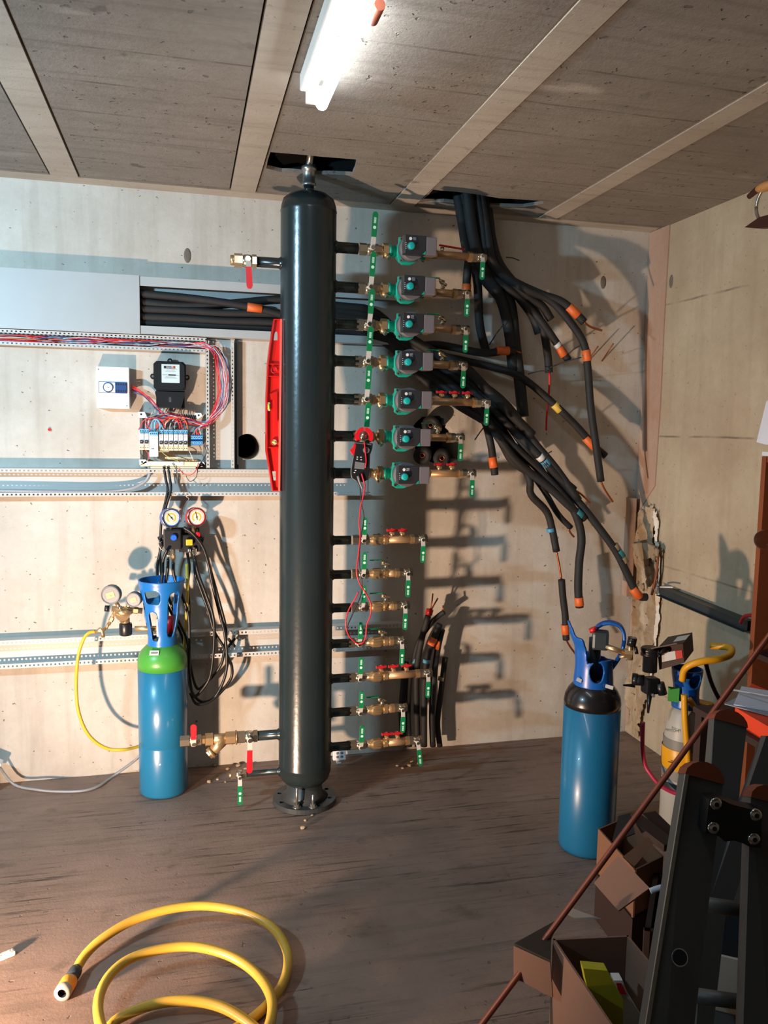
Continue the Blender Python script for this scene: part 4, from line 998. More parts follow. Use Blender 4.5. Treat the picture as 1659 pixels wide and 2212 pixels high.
mb.box((LX-0.030, LY-0.080, zs0+hs*0.72), (0.037, 0.003, 0.020), rot=(math.radians(-42), 0, math.radians(-8))); mb.m('grey_text').box((LX-0.030, LY-0.0825, zs0+hs*0.72+0.001), (0.026, 0.002, 0.007), rot=(math.radians(-42), 0, math.radians(-8))); mb.build('label', parent=cyl)
# ---- regulator with two gauges, on the cylinder valve
yr = LY-0.015
def rp(X, Y, d=0.0): return PY(140+X/3.16, 1060+Y/3.16, yr+d)
root = thing('gas_regulator', tuple(rp(400, 820)), 'brass gas regulator with two grey gauges and black knob left of the blue collar', 'regulator')
mb = MB().m('brass'); mb.cyl(rp(320, 805), rp(530, 820), 0.012); mb.cyl(rp(395, 840, -0.02), rp(395, 840, 0.03), 0.030, n=28); mb.lathe([(0.012, -0.03), (0.036, -0.018), (0.036, -0.006), (0.020, 0.004), (0.018, 0.03)], rp(405, 845), (0, 0, -1), 28)
mb.hexn(rp(470, 815), rp(500, 818), 0.015); mb.m('black_plastic').cyl(rp(272, 803), rp(305, 805), 0.013); mb.m('brass').cyl(rp(345, 820), rp(300, 915), 0.007, n=12); mb.hexn(rp(325, 865), rp(312, 890), 0.010)
mb.cyl(rp(375, 800), rp(352, 765), 0.008, n=12); mb.cyl(rp(425, 800), rp(445, 770), 0.008, n=12); mb.m('nickel').sphere(rp(378, 800, -0.030), 0.010); mb.build('regulator_body', parent=root)
mb = MB().m('black_plastic'); mb.lathe([(0.024, 0), (0.026, 0.006), (0.026, 0.045), (0.022, 0.050)], rp(415, 905), (0, 0, -1), 24); mb.m('brass').cyl(rp(412, 870), rp(414, 908), 0.018); mb.build('adjusting_knob', parent=root)
for X, Y, rr, lb in ((312, 712, 0.038, 'left'), (468, 745, 0.030, 'right')):
    p = rp(X, Y, -0.03); ax = Vector((-0.18, -1, 0.0)).normalized()
    mb = MB().m('regulator_grey'); mb.lathe([(rr*0.9, -0.034), (rr, -0.028), (rr*1.02, 0), (rr*0.98, 0.006), (rr*0.88, 0.006), (rr*0.86, 0.001)], p, ax, 32)
    mb.m('steel_dark').lathe([(rr*1.03, -0.026), (rr*1.04, -0.012)], p, ax, 32, cap=False)
    gb = mb.build('gauge', parent=root)
    u = Vector((ax.y, -ax.x, 0)).normalized(); u = -u
    R_ = Matrix((( -ax.y, ax.x, 0), (ax.x, ax.y, 0), (0, 0, 1))).transposed()
    mb = MB().m('regulator_grey').lathe([(rr*0.86, 0), (rr*0.86, 0.002)], p, ax, 32); mb.m('dial_tan_yellow')
    f = p+ax*0.003
    mb.box(tuple(f), (rr*0.86, 0.002, rr*0.62), rot=(0, math.radians(-18), math.radians(-10))); mb.m('dark_slot').box(tuple(f+ax*0.0012+Vector((0.002, 0, -0.002))), (rr*0.3, 0.001, rr*0.04), rot=(0, math.radians(25), math.radians(-10)))
    mb.build('gauge_dial', parent=gb)
yellow = [rp(282, 940), rp(265, 945), rp(230, 955)]
mb = MB().m('brass'); mb.cyl(rp(300, 905), rp(282, 942), 0.006, n=12); mb.cyl(rp(282, 942), rp(205, 965), 0.0075, n=12); mb.cyl(rp(255, 950), rp(262, 1000), 0.008, n=12); mb.hexn(rp(250, 945), rp(235, 955), 0.0105)
tag(mb.build('hose_valve', loc=tuple(rp(255, 950))), 'small brass tap where the yellow gas hose joins the regulator', 'valve')
mb = MB().m('bright_yellow'); mb.tube([rp(205, 962), rp(165, 970, -0.005), rp(130, 1010, -0.01), rp(100, 1090, -0.01), rp(85, 1180, -0.01), rp(78, 1300), rp(80, 1400), rp(90, 1490), rp(120, 1590), rp(165, 1670), rp(230, 1730), rp(310, 1765), rp(400, 1768), rp(470, 1755, 0.03), rp(540, 1735, 0.06), rp(640, 1720, 0.09), rp(740, 1760, 0.10), rp(770, 1850, 0.11)], 0.0068, 12)
tag(mb.build('gas_hose', loc=tuple(rp(205, 962))), 'thin yellow gas hose sagging from the regulator behind the green-topped cylinder', 'hose')

# ================================================================ MANIFOLD GAUGE SET ON THE WALL
yg = -0.13
def gp_(X, Y, d=0.0): return PY(140+X/3.16, 1060+Y/3.16, yg+d)
root = thing('manifold_gauge_set', tuple(gp_(800, 330)), 'black refrigeration manifold with a blue and a red gauge hanging on the wall', 'gauge set')
mb = MB().m('black_plastic'); mb.box(tuple(gp_(735, 330, 0.02)), (0.075, 0.05, 0.085), bev=0.006); mb.box(tuple(gp_(850, 355, 0.03)), (0.10, 0.045, 0.075), bev=0.006); mb.box(tuple(gp_(805, 290, 0.035)), (0.14, 0.02, 0.05), bev=0.004)
mb.cyl(gp_(668, 330, 0.03), gp_(700, 330, 0.02), 0.020); mb.cyl(gp_(660, 345, 0.02), gp_(650, 350, 0.02), 0.024); mb.cyl(gp_(905, 330, 0.02), gp_(945, 340, 0.02), 0.02)
mb.m('brass').cyl(gp_(738, 400), gp_(740, 490), 0.0058, n=12); mb.hexn(gp_(738, 440), gp_(740, 470), 0.0095); mb.m('chrome').hexn(gp_(705, 410), gp_(705, 440), 0.0098); mb.cyl(gp_(705, 400), gp_(705, 475), 0.006, n=12)
mb.hexn(gp_(885, 395), gp_(885, 430), 0.0105); mb.cyl(gp_(885, 385), gp_(884, 455), 0.0065, n=12); mb.cyl(gp_(848, 395), gp_(848, 420), 0.007, n=12)
mb.m('galvanised').tube([gp_(665, 345), gp_(640, 360), gp_(660, 400), gp_(700, 418)], 0.0022, 8)
mb.build('manifold_block', parent=root)
mb = MB().m('knob_blue').lathe([(0.014, 0), (0.014, 0.010), (0.011, 0.016), (0, 0.016)], gp_(745, 318, -0.005), (0, -1, 0), 10, smooth=False); mb.build('blue_knob', parent=root)
mb = MB().m('knob_yellow').box(tuple(gp_(850, 352, -0.005)), (0.028, 0.02, 0.026), bev=0.004); mb.build('yellow_knob', parent=root)
mb = MB().m('red_grip').lathe([(0.012, 0), (0.012, 0.010), (0, 0.014)], gp_(905, 300, 0.0), (0, -1, 0), 10, smooth=False); mb.build('red_knob', parent=root)
for X, Y, m_, tilt, nd in ((725, 185, 'gauge_blue', (0.34, -1, 0.05), 40), (898, 180, 'gauge_red', (0.30, -1, 0.03), 12)):
    p = gp_(X, Y, -0.01); ax = Vector(tilt).normalized(); rr = 0.0405
    mb = MB().m(m_); mb.lathe([(rr*0.75, -0.040), (rr*0.96, -0.034), (rr, -0.028), (rr, -0.004), (rr*0.97, 0.004), (rr*0.84, 0.006), (rr*0.82, 0.002)], p, ax, 36); gb = mb.build('gauge', parent=root)
    mb = MB().m('chrome'); mb.lathe([(rr*1.0, -0.002), (rr*1.03, 0.003), (rr*0.98, 0.007), (rr*0.92, 0.007)], p, ax, 36, cap=False); mb.build('bezel', parent=gb)
    mb = MB().m('gauge_face').lathe([(rr*0.82, 0.001), (rr*0.82, 0.0025)], p, ax, 32)
    mb.m('dial_yellow')
    ux = Vector((0, 0, 1)).cross(ax).normalized()*-1; ux = ax.cross(Vector((0, 0, 1))).normalized(); uz = ux.cross(ax).normalized()
    if uz.z < 0: uz = -uz
    f = p+ax*0.003
    def fq(a, r0, r1, w=0.0016, mm='dial_yellow'):
        d = ux*math.sin(a)+uz*math.cos(a); s = d.cross(ax)
        mb.m(mm).quad([f+d*r0-s*w, f+d*r1-s*w, f+d*r1+s*w, f+d*r0+s*w], 0.0004)
    for i in range(26): fq(math.radians(-140+i*280/25), rr*0.36, rr*0.52)
    for i in range(26): fq(math.radians(-140+i*280/25), rr*0.66, rr*0.76, 0.0005, 'navy' if 'blue' in m_ else 'red_text')
    mb.build('gauge_dial', parent=gb)
    mb = MB(); f = p+ax*0.0045; fq(math.radians(nd), -rr*0.3, rr*0.6, 0.0009, 'dark_slot'); mb.m('dark_slot').cyl(f, f+ax*0.0015, 0.003, n=12); mb.build('needle', parent=gb)
    mb = MB().m('brass').cyl(p-ax*0.02, gp_(X+(5 if X < 800 else -20), 285, 0.02), 0.008, n=10); mb.build('gauge_stem', parent=gb)
hoses = [
 [(668, 350), (650, 420), (632, 520), (640, 640), (690, 760), (760, 900), (800, 1000), (830, 1120)],
 [(705, 470), (702, 540), (690, 640), (720, 760), (780, 900), (838, 1040), (845, 1250), (860, 1360), (930, 1440), (1010, 1420), (1070, 1330), (1105, 1200), (1095, 1000), (1060, 850), (1010, 650), (980, 500), (940, 380), (870, 290), (810, 250)],
 [(740, 490), (742, 560), (765, 640), (800, 720), (845, 860), (850, 1050), (850, 1240), (880, 1400), (960, 1330), (1000, 1230), (1020, 1000), (1010, 850), (960, 700), (915, 580), (885, 460)],
 [(815, 330), (835, 420), (850, 520), (840, 640), (850, 800), (848, 1000), (860, 1200), (900, 1345), (960, 1320), (1060, 1200), (1090, 1080), (1100, 950), (1060, 780), (1000, 560), (960, 420), (900, 330), (835, 270)],
 [(885, 450), (890, 560), (930, 680), (980, 820), (1020, 960), (1080, 1060), (1120, 1150), (1140, 1200), (1135, 1280), (1070, 1370), (990, 1440), (900, 1455), (855, 1380)],
 [(700, 400), (672, 470), (668, 560), (660, 660), (700, 800)]]
hl = ['left of the blue collar', 'passing over the top of the manifold in the widest loop', 'leaving the brass fitting and looping low behind the cylinder', 'with the yellow knob side start, in the middle of the loops', 'leaving the chrome fitting on the right, lowest of the loops', 'short one dropping behind the blue collar']
for i, h in enumerate(hoses):
    mb = MB().m('black_rubber'); mb.tube([gp_(x, y, 0.015-0.02*(i % 3)+0.012*math.sin(k)) for k, (x, y) in enumerate(h)], 0.0066, 10)
    tag(mb.build('charging_hose', loc=tuple(gp_(*h[0]))), 'thin black charging hose %s' % hl[i], 'hose', 'black charging hoses')
mb = MB().m('dial_yellow'); mb.tube([gp_(832, 500), gp_(838, 620), gp_(835, 760), gp_(825, 900), gp_(818, 1060), gp_(815, 1100)], 0.0065, 10); tag(mb.build('charging_hose', loc=tuple(gp_(832, 500))), 'yellow charging hose hanging straight down among the black ones', 'hose')
mb = MB().m('black_rubber'); mb.box(tuple(PY(500, 1388, -0.07)), (0.05, 0.012, 0.012), rot=(0, 0.9, 0), bev=0.002); mb.box(tuple(PY(500, 1388, -0.074)), (0.05, 0.012, 0.012), rot=(0, -0.9, 0), bev=0.002)
tag(mb.build('cable_clip', loc=tuple(PY(500, 1388, -0.07))), 'black crossed clip holding a hose to the lowest slotted duct', 'clip')

# ================================================================ FLOOR CABLE, DEBRIS, GARDEN HOSE
mb = MB().m('white_plastic'); q = PY(-6, 1650, -0.10); mb.box((q.x-0.02, -0.10, q.z), (0.07, 0.05, 0.05), rot=(0, 0.5, 0), bev=0.006)
mb.box((q.x-0.05, -0.10, q.z/2-0.01), (0.05, 0.05, q.z), bev=0.004)
tag(mb.build('cable_plug', loc=(q.x-0.02, -0.10, 0)), 'white plug at the left edge where the grey floor cable starts', 'plug')
pts = [Vector((q.x, -0.10, q.z)), PZ(30, 1694, 0.03), PZ(80, 1706, 0.02), PZ(130, 1710, 0.008), PZ(180, 1708, 0.008), PZ(215, 1697, 0.008), PZ(250, 1673, 0.008), PY(285, 1648, -0.06), PY(303, 1630, -0.07), PY(330, 1600, -0.06)]
wire(pts, 0.0052, 'wire_grey', 'power_cable', 'grey cable lying along the foot of the wall left of the cylinder', n=10, cat='cable')
def onfloor(pts, h): return [PZ(x, y, hh) for (x, y), hh in zip(pts, h)]
hp = [(160, 2103), (185, 2062), (225, 2025), (290, 1987), (370, 1963), (450, 1957), (530, 1972), (590, 2005), (620, 2055), (618, 2105), (595, 2150), (555, 2192), (505, 2225), (430, 2262), (330, 2290), (250, 2270), (218, 2215), (213, 2160), (235, 2110), (280, 2072), (350, 2050), (420, 2045), (490, 2062), (545, 2095), (580, 2140), (588, 2185), (570, 2240), (520, 2290), (430, 2320), (330, 2310), (250, 2270), (240, 2215), (300, 2180), (370, 2163), (440, 2165), (500, 2185), (560, 2230), (600, 2290)]
hh = [0.02, 0.035, 0.05, 0.06, 0.065, 0.065, 0.06, 0.05, 0.035, 0.025, 0.018, 0.014, 0.014, 0.014, 0.014, 0.03, 0.05, 0.06, 0.065, 0.07, 0.07, 0.07, 0.065, 0.06, 0.055, 0.045, 0.035, 0.02, 0.014, 0.014, 0.014, 0.02, 0.03, 0.04, 0.04, 0.035, 0.02, 0.014]
mb = MB().m('hose_yellow'); mb.tube(onfloor(hp, hh), 0.0135, 14, sub=5)
root = thing('garden_hose', tuple(PZ(150, 2130, 0)), 'thick yellow water hose coiled on the floor in the foreground', 'hose')
mb.build('hose_tube', parent=root)
p0, p1 = PZ(162, 2100, 0.022), PZ(136, 2143, 0.022); d = (p1-p0).normalized(); L_ = (p1-p0).length
mb = MB().m('steel_dark'); mb.lathe([(0.016, -0.012), (0.0185, 0), (0.0185, L_*0.42)], p0, d, 20); mb.m('connector_orange').lathe([(0.020, L_*0.40), (0.0225, L_*0.5), (0.0225, L_*0.82), (0.020, L_*0.9)], p0, d, 20)
mb.m('connector_grey').lathe([(0.0215, L_*0.84), (0.0225, L_*0.9), (0.0225, L_*1.08), (0.012, L_*1.08)], p0, d, 20, cap=False); mb.m('void_shade').lathe([(0.012, L_*1.078), (0.011, L_*0.9), (0, L_*0.9)], p0, d, 16, cap=False)
mb.build('hose_connector', parent=root)
rd = random.Random(4)
def chip(px, py, s, i, m_='rubble'):
    q = PZ(px, py, 0); mb = MB().m(m_); mb.sphere((q.x, q.y, s*0.35), s, (1, 0.8, 0.5), 6, 4)
    for v in mb.bm.verts: v.co += Vector((rd.uniform(-1, 1), rd.uniform(-1, 1), rd.uniform(-0.3, 0.3)))*s*0.25
    tag(mb.build('concrete_chip', loc=(q.x, q.y, 0)), i, 'rubble', 'loose chips near the vessel and wall foot')
for px, py in ((480, 1650), (492, 1662), (505, 1645), (463, 1655), (470, 1685), (515, 1655), (540, 1648), (452, 1690), (487, 1690), (530, 1662), (858, 1655), (870, 1660), (885, 1655), (905, 1650), (675, 1762), (655, 1790), (660, 1773), (890, 1647)):
    chip(px, py, rd.uniform(0.006, 0.013), 'small chip of broken concrete lying '+('left of the vessel around the low drain valve' if px < 600 else 'in front of the vessel flange' if px < 700 else 'under the bottommost green valves'))
q = PZ(14, 2068, 0); mb = MB().m('white_plaster'); mb.box((q.x, q.y, 0.008), (0.045, 0.02, 0.015), rot=(0, 0, 0.5), bev=0.004); tag(mb.build('plaster_piece', loc=(q.x, q.y, 0)), 'little white plaster piece on the floor at the left edge', 'rubble')
# ================================================================ BLACK INSULATED PIPE BUNDLES
def pipe(pts, r, label, group='black insulated pipes', bands=(), tail=None, cap=None, name='insulated_pipe', hole=False, tailr=0.005):
    """pts: [(px,py,y)]; bands: [(index position t along list, length m, material)]"""
    P = [PY(x, y, d) for x, y, d in pts]
    root = thing(name, tuple(P[0]), label, 'pipe', group)
    mb = MB().m('insulation'); mb.tube(P, r, 12, sub=5)
    if hole:
        d = (P[-1]-P[-2]).normalized(); mb.m('void_shade').cyl(P[-1], P[-1]+d*0.001, r*0.55, n=14)  # black disc painted on as the shaded bore of the open end
    mb.build('insulation_sleeve', parent=root)
    for bd in bands:
        x, y, d, x2, y2 = bd[:5]; m_ = bd[-1]
        a, b = PY(x, y, d), PY(x2, y2, bd[5] if len(bd) == 7 else d)
        mb = MB().m(m_); mb.lathe([(r+0.0006, 0), (r+0.0022, 0.001), (r+0.0018, (b-a).length*0.5), (r+0.0024, (b-a).length-0.001), (r+0.0006, (b-a).length)], a, b-a, 16); mb.build('tape_band', parent=root)
    if tail:
        T = [PY(x, y, d) for x, y, d in tail]
        mb = MB().m('copper'); mb.tube(T, tailr, 8); mb.build('copper_end', parent=root)
    return root
up = 'ceiling opening'
# in the trunking and out of its right end
for i, (ya, yb2, lab) in enumerate(((634, 640, 'top'), (650, 662, 'second'), (667, 678, 'third'), (684, 697, 'fourth'), (697, 712, 'lowest'))):
    bands = [(534, 663, -0.054, 566, 667, 'orange_tape')] if i == 0 else ()
    end = [(650, yb2+8, -0.036)]
    pts = [(180, ya-8, -0.03), (302, ya, -0.032), (400, ya+(4 if i else 8), -0.035), (480, ya+(9 if i else 16), -0.038 if i else -0.046), (600, yb2+(0 if i else 26), -0.038)]+end
    if i == 0: pts = [(180, 622, -0.035), (302, 634, -0.036), (400, 643, -0.040), (480, 653, -0.048), (552, 665, -0.050), (610, 680, -0.046), (650, 686, -0.042)]
    if i == 1: pts = [(180, 636, -0.03), (302, 652, -0.030), (400, 660, -0.028), (500, 655, -0.020), (600, 646, -0.022), (650, 650, -0.025)]
    pipe(pts, 0.0165 if i != 4 else 0.0135, 'black insulated pipe in the open trunking, %s of the five' % lab, 'pipes in the open trunking', bands)
# trunking group fanning down to the right
y0 = -0.10
fan = [
 ([(880, 742, -.05), (950, 745, -.10), (1040, 762, -.14), (1090, 758, -.15), (1112, 758, -.15)], .016, 'with brown-orange tape and brass fitting, highest on the fan', [(1071, 758, -.15, 1099, 758, -.15, 'orange_tape')], [(1112, 758, -.15), (1126, 762, -.15)]),
 ([(885, 755, -.05), (960, 770, -.09), (1050, 790, -.12), (1120, 812, -.14), (1180, 858, -.16), (1240, 915, -.18), (1285, 965, -.19), (1308, 985, -.20)], .0155, 'with yellow and orange tape, crossing to the right', [(1196, 873, -.165, 1210, 887, -.168, 'yellow_tape'), (1264, 945, -.185, 1288, 970, -.19, 'orange_tape')], None),
 ([(885, 765, -.05), (960, 790, -.10), (1040, 850, -.15), (1110, 905, -.18), (1160, 965, -.2), (1205, 1040, -.22), (1250, 1085, -.24), (1290, 1135, -.26), (1330, 1190, -.28), (1355, 1240, -.29), (1378, 1285, -.30), (1396, 1290, -.30)], .0165, 'longest, with tan, teal and orange bands, reaching the broken corner', [(1326, 1177, -.276, 1333, 1188, -.278, 'tan_tape'), (1334, 1190, -.28, 1343, 1203, -.282, 'teal_tape'), (1343, 1204, -.283, 1350, 1216, -.285, 'tan_tape'), (1366, 1270, -.297, 1382, 1290, -.30, 'orange_tape')], None),
 ([(890, 772, -.06), (960, 800, -.13), (1040, 860, -.19), (1110, 930, -.22), (1165, 985, -.235), (1205, 1028, -.24), (1240, 1058, -.24)], .0165, 'with white and blue bands side by side, ending in bare copper', [(1164, 984, -.235, 1172, 992, -.235, 'white_tape'), (1174, 994, -.235, 1184, 1005, -.236, 'blue_tape')], [(1240, 1058, -.24), (1256, 1068, -.24), (1275, 1086, -.24)]),
 ([(895, 782, -.08), (960, 820, -.15), (1030, 880, -.2), (1080, 950, -.22), (1120, 1000, -.23), (1185, 1052, -.24), (1235, 1098, -.25), (1264, 1120, -.25)], .0165, 'with a teal band just above its open end', [(1244, 1105, -.25, 1256, 1115, -.25, 'teal_tape')], None),
 ([(895, 790, -.08), (960, 830, -.13), (1040, 900, -.17), (1100, 970, -.19), (1142, 1030, -.20), (1147, 1068, -.2), (1180, 1104, -.2), (1192, 1140, -.2), (1202, 1191, -.2)], .0155, 'with thin blue band, hanging down with bare copper below', [(1189, 1141, -.2, 1190, 1149, -.2, 'blue_tape')], [(1202, 1191, -.2), (1207, 1215, -.2), (1213, 1252, -.2)]),
 ([(900, 800, -.08), (980, 850, -.12), (1060, 920, -.14), (1130, 1000, -.16), (1175, 1060, -.17), (1205, 1110, -.17), (1233, 1140, -.17)], .0125, 'thinner than the others, ending in a short copper stub', [], [(1228, 1142, -.17), (1233, 1152, -.17), (1240, 1160, -.17)]),
 ([(905, 806, -.1), (980, 850, -.16), (1070, 930, -.2), (1150, 1000, -.22), (1215, 1070, -.24), (1243, 1110, -.25), (1256, 1160, -.25), (1251, 1215, -.25), (1249, 1270, -.25), (1252, 1312, -.25)], .017, 'curving down to an orange-taped open end above the right cylinder', [(1250, 1290, -.25, 1252, 1308, -.25, 'orange_tape')], None),
 ([(900, 790, -.1), (980, 850, -.17), (1040, 900, -.2), (1058, 950, -.2), (1066, 1000, -.2), (1069, 1026, -.2)], .0155, 'with orange tape near its cut end, lowest left', [(1063, 987, -.2, 1067, 1010, -.2, 'orange_tape')], None),
 ([(905, 810, -.1), (980, 870, -.18), (1060, 920, -.21), (1085, 960, -.215), (1110, 1000, -.22), (1160, 1030, -.23), (1210, 1066, -.235)], .0155, 'sagging in front of the middle of the fan', [], None),
 ([(960, 790, -.14), (1040, 830, -.2), (1100, 880, -.22), (1150, 950, -.23), (1200, 1010, -.24), (1250, 1080, -.25)], .0155, 'running along the upper edge of the fan', [], None),
 ([(900, 748, -.06), (970, 785, -.10), (1030, 840, -.13), (1062, 890, -.15), (1090, 930, -.16)], .022, 'thick stub hidden in the dense upper part', [], None),
 ([(905, 770, -.07), (975, 815, -.11), (1040, 875, -.13), (1095, 945, -.14), (1130, 1010, -.15)], .020, 'close to the wall under the others', [], None),
 ([(935, 760, -.15), (1000, 790, -.2), (1060, 850, -.24), (1110, 900, -.25), (1150, 940, -.25)], .019, 'on top of the dense upper part', [], None),
 ([(930, 770, -.12), (1010, 820, -.17), (1070, 880, -.2), (1130, 960, -.21), (1190, 1050, -.22)], .017, 'in the thick middle of the fan', [], None)]
for _i, (pts, r, lab, bands, tail) in enumerate(fan):
    _y = (_i % 6)*10
    pts = [(648, 656+_y, -.030-.008*(_i//6)), (740, 664+_y, -.032-.008*(_i//6)), (815, 680+_y, -.038-.008*(_i//6))]+pts
    r *= 1.12
    pipe(pts, r, 'black wall-fan pipe, '+lab, 'pipes fanning down from the trunking', bands, tail, hole=lab.startswith('curving'))
pipe([(1213, 1252, -.2), (1216, 1290, -.2), (1221, 1330, -.2), (1222, 1362, -.2), (1223, 1382, -.2)], .0165, 'black sleeve with orange tape and copper tail below a bare copper stretch', 'pipes fanning down from the trunking', [(1220, 1349, -.2, 1222, 1370, -.2, 'orange_tape')], [(1223, 1382, -.2), (1231, 1396, -.2), (1244, 1414, -.2)])
# from the ceiling opening
top = [
 ([(1002, 418, -.24), (1008, 470, -.20), (1014, 540, -.14), (1009, 590, -.12), (1007, 632, -.12)], .0165, 'short, with an orange end just above the second hanging green lever', [(1008, 614, -.12, 1007, 633, -.12, 'orange_tape')], None),
 ([(1030, 420, -.25), (1040, 480, -.24), (1052, 550, -.22), (1090, 596, -.22), (1160, 632, -.24), (1210, 650, -.26), (1238, 672, -.27), (1262, 696, -.28)], .0165, 'arching right to an orange band and a frayed copper tail', [(1228, 662, -.268, 1249, 682, -.275, 'orange_tape')], [(1262, 696, -.28), (1276, 706, -.28), (1300, 714, -.28)]),
 ([(1040, 420, -.25), (1052, 500, -.24), (1070, 575, -.23), (1130, 622, -.24), (1190, 650, -.25), (1235, 700, -.26), (1262, 745, -.26), (1270, 800, -.26), (1276, 880, -.25), (1287, 960, -.25), (1298, 1040, -.25)], .0155, 'longest, arching far right then hanging down with orange band', [(1266, 756, -.26, 1269, 780, -.26, 'orange_tape')], [(1298, 1040, -.25), (1308, 1060, -.25), (1324, 1084, -.25)]),
 ([(1035, 420, -.23), (1048, 510, -.2), (1080, 600, -.18), (1130, 650, -.18), (1170, 695, -.2), (1205, 745, -.2), (1228, 778, -.2)], .0155, 'ending in an orange and white banded tip', [(1201, 742, -.2, 1207, 749, -.2, 'white_tape'), (1207, 750, -.2, 1219, 768, -.2, 'orange_tape')], None),
 ([(1015, 420, -.20), (1030, 510, -.16), (1065, 590, -.13), (1100, 650, -.12), (1112, 740, -.12), (1122, 820, -.12), (1130, 900, -.14)], .024, 'thick one dropping straight behind the fan', [], None),
 ([(1022, 420, -.20), (1040, 510, -.17), (1085, 600, -.15), (1140, 650, -.15), (1170, 700, -.15), (1182, 760, -.15), (1186, 805, -.15)], .0165, 'ending above a thin red wire', [], None),
 ([(1010, 420, -.26), (1020, 500, -.24), (1040, 570, -.2), (1080, 640, -.15), (1100, 720, -.13), (1108, 800, -.12)], .022, 'thick one left of the centre of the drop', [], None),
 ([(1045, 420, -.20), (1060, 500, -.2), (1080, 570, -.2), (1130, 630, -.2), (1170, 660, -.2), (1190, 690, -.2)], .0165, 'short one tucked under the arching pair', [], None),
 ([(990, 422, -.22), (1000, 480, -.19), (1012, 545, -.15), (1045, 600, -.12), (1085, 650, -.10), (1100, 700, -.09)], .022, 'wide one at the left side of the cluster', [], None),
 ([(1000, 422, -.16), (1012, 480, -.13), (1025, 550, -.10), (1070, 620, -.08), (1098, 700, -.07), (1106, 780, -.06)], .022, 'rearmost one, almost touching the wall', [], None),
 ([(1050, 425, -.17), (1058, 490, -.16), (1068, 560, -.15), (1110, 625, -.14), (1150, 680, -.13), (1165, 720, -.13)], .020, 'short one in the middle of the spread', [], None),
 ([(1018, 418, -.24), (1024, 480, -.22), (1034, 540, -.2), (1060, 590, -.18), (1110, 625, -.17)], .020, 'front one of the thick cluster under the opening', [], None),
 ([(998, 418, -.20), (1002, 470, -.17), (1010, 540, -.13), (1030, 600, -.10), (1036, 700, -.08), (1050, 760, -.07)], .018, 'leftmost, hugging the wall behind the green levers', [], None)]
for pts, r, lab, bands, tail in top:
    r *= 1.12
    pts = [(pts[0][0], pts[0][1]-14, pts[0][2])]+pts
    pipe(pts, r, 'black ceiling-drop pipe, '+lab, 'pipes dropping from the ceiling opening', bands, tail)
wire([PY(1187, 804, -.15), PY(1186, 850, -.13), PY(1181, 900, -.11), PY(1180, 930, -.10)], 0.0048, 'red_grip', label='red wire hanging below a black pipe end right of the pumps', cat='wire')
# cable ties
ties = [((1057, 745, -.17), (1088, 700, -.22)), ((1185, 795, -.18), (1256, 772, -.27)), ((1093, 556, -.25), (1122, 563, -.30)), ((1050, 918, -.22), (1026, 950, -.28)), ((1140, 808, -.15), (1186, 800, -.2)), ((1228, 765, -.22), (1252, 747, -.27)), ((1180, 985, -.25), (1192, 975, -.28))]
tl = ['sticking up by the brown-orange taped pipe', 'long one crossing between the hanging pipes', 'high up at the bend below the ceiling opening', 'poking down left behind the fifth hanging green lever', 'short one above the red wire', 'next to the orange and white banded tip', 'by the blue taped pipe']
for (a, b), lb in zip(ties, tl):
    A, B = PY(*a), PY(*b); mb = MB().m('black_plastic'); mb.tube([A, A.lerp(B, .5)+Vector((0, 0, .004)), B], .0028, 6); tag(mb.build('cable_tie', loc=tuple(A)), 'black cable tie tail '+lb, 'cable tie', 'black cable tie tails')
# upright pipes at the foot of the wall
foot = [
 ([(902, 1612, -.10), (900, 1530, -.10), (900, 1450, -.10), (910, 1385, -.11), (925, 1330, -.12)], .0145, 'with a dark red tip and two copper prongs', [(926, 1328, -.12, 929, 1316, -.122, 'red_tap')], [(929, 1318, -.12), (933, 1300, -.12), (935, 1282, -.12)]),
 ([(916, 1612, -.13), (916, 1540, -.13), (918, 1460, -.13), (926, 1410, -.13), (936, 1382, -.13), (950, 1348, -.14)], .0155, 'with an orange band and black cap leaning right', [(921, 1432, -.13, 922, 1424, -.13, 'blue_tape'), (930, 1394, -.13, 938, 1378, -.13, 'orange_tape')], None),
 ([(935, 1612, -.11), (933, 1540, -.11), (938, 1460, -.11), (946, 1400, -.11), (955, 1360, -.12)], .0145, 'nearest the bright wall with an orange band', [(942, 1402, -.11, 948, 1384, -.11, 'orange_tape')], None),
 ([(885, 1612, -.08), (882, 1540, -.08), (885, 1470, -.08), (893, 1430, -.08), (903, 1390, -.09), (928, 1350, -.10), (948, 1330, -.11), (960, 1322, -.12)], .012, 'thin one arching over to the right', [(894, 1432, -.08, 896, 1422, -.08, 'blue_tape')], [(958, 1322, -.12), (957, 1308, -.12)]),
 ([(872, 1612, -.08), (868, 1540, -.08), (872, 1480, -.08), (876, 1430, -.08)], .0165, 'shortest, behind the lower green levers', [], None),
 ([(950, 1612, -.07), (945, 1560, -.07), (952, 1500, -.07), (958, 1450, -.07), (962, 1420, -.07)], .014, 'rightmost, close to the wall', [(953, 1470, -.07, 954, 1462, -.07, 'tan_tape')], None)]
for pts, r, lab, bands, tail in foot:
    P0 = PY(*pts[0]); pipe(pts, r, 'upright black pipe at the wall foot, '+lab, 'black pipes rising at the wall foot', bands, tail, tailr=.0035)
wire([PY(930, 1320, -.122), PY(939, 1304, -.122), PY(946, 1292, -.122)], .0035, 'copper', 'copper_prong', 'second copper prong at the dark red pipe tip', cat='pipe end')
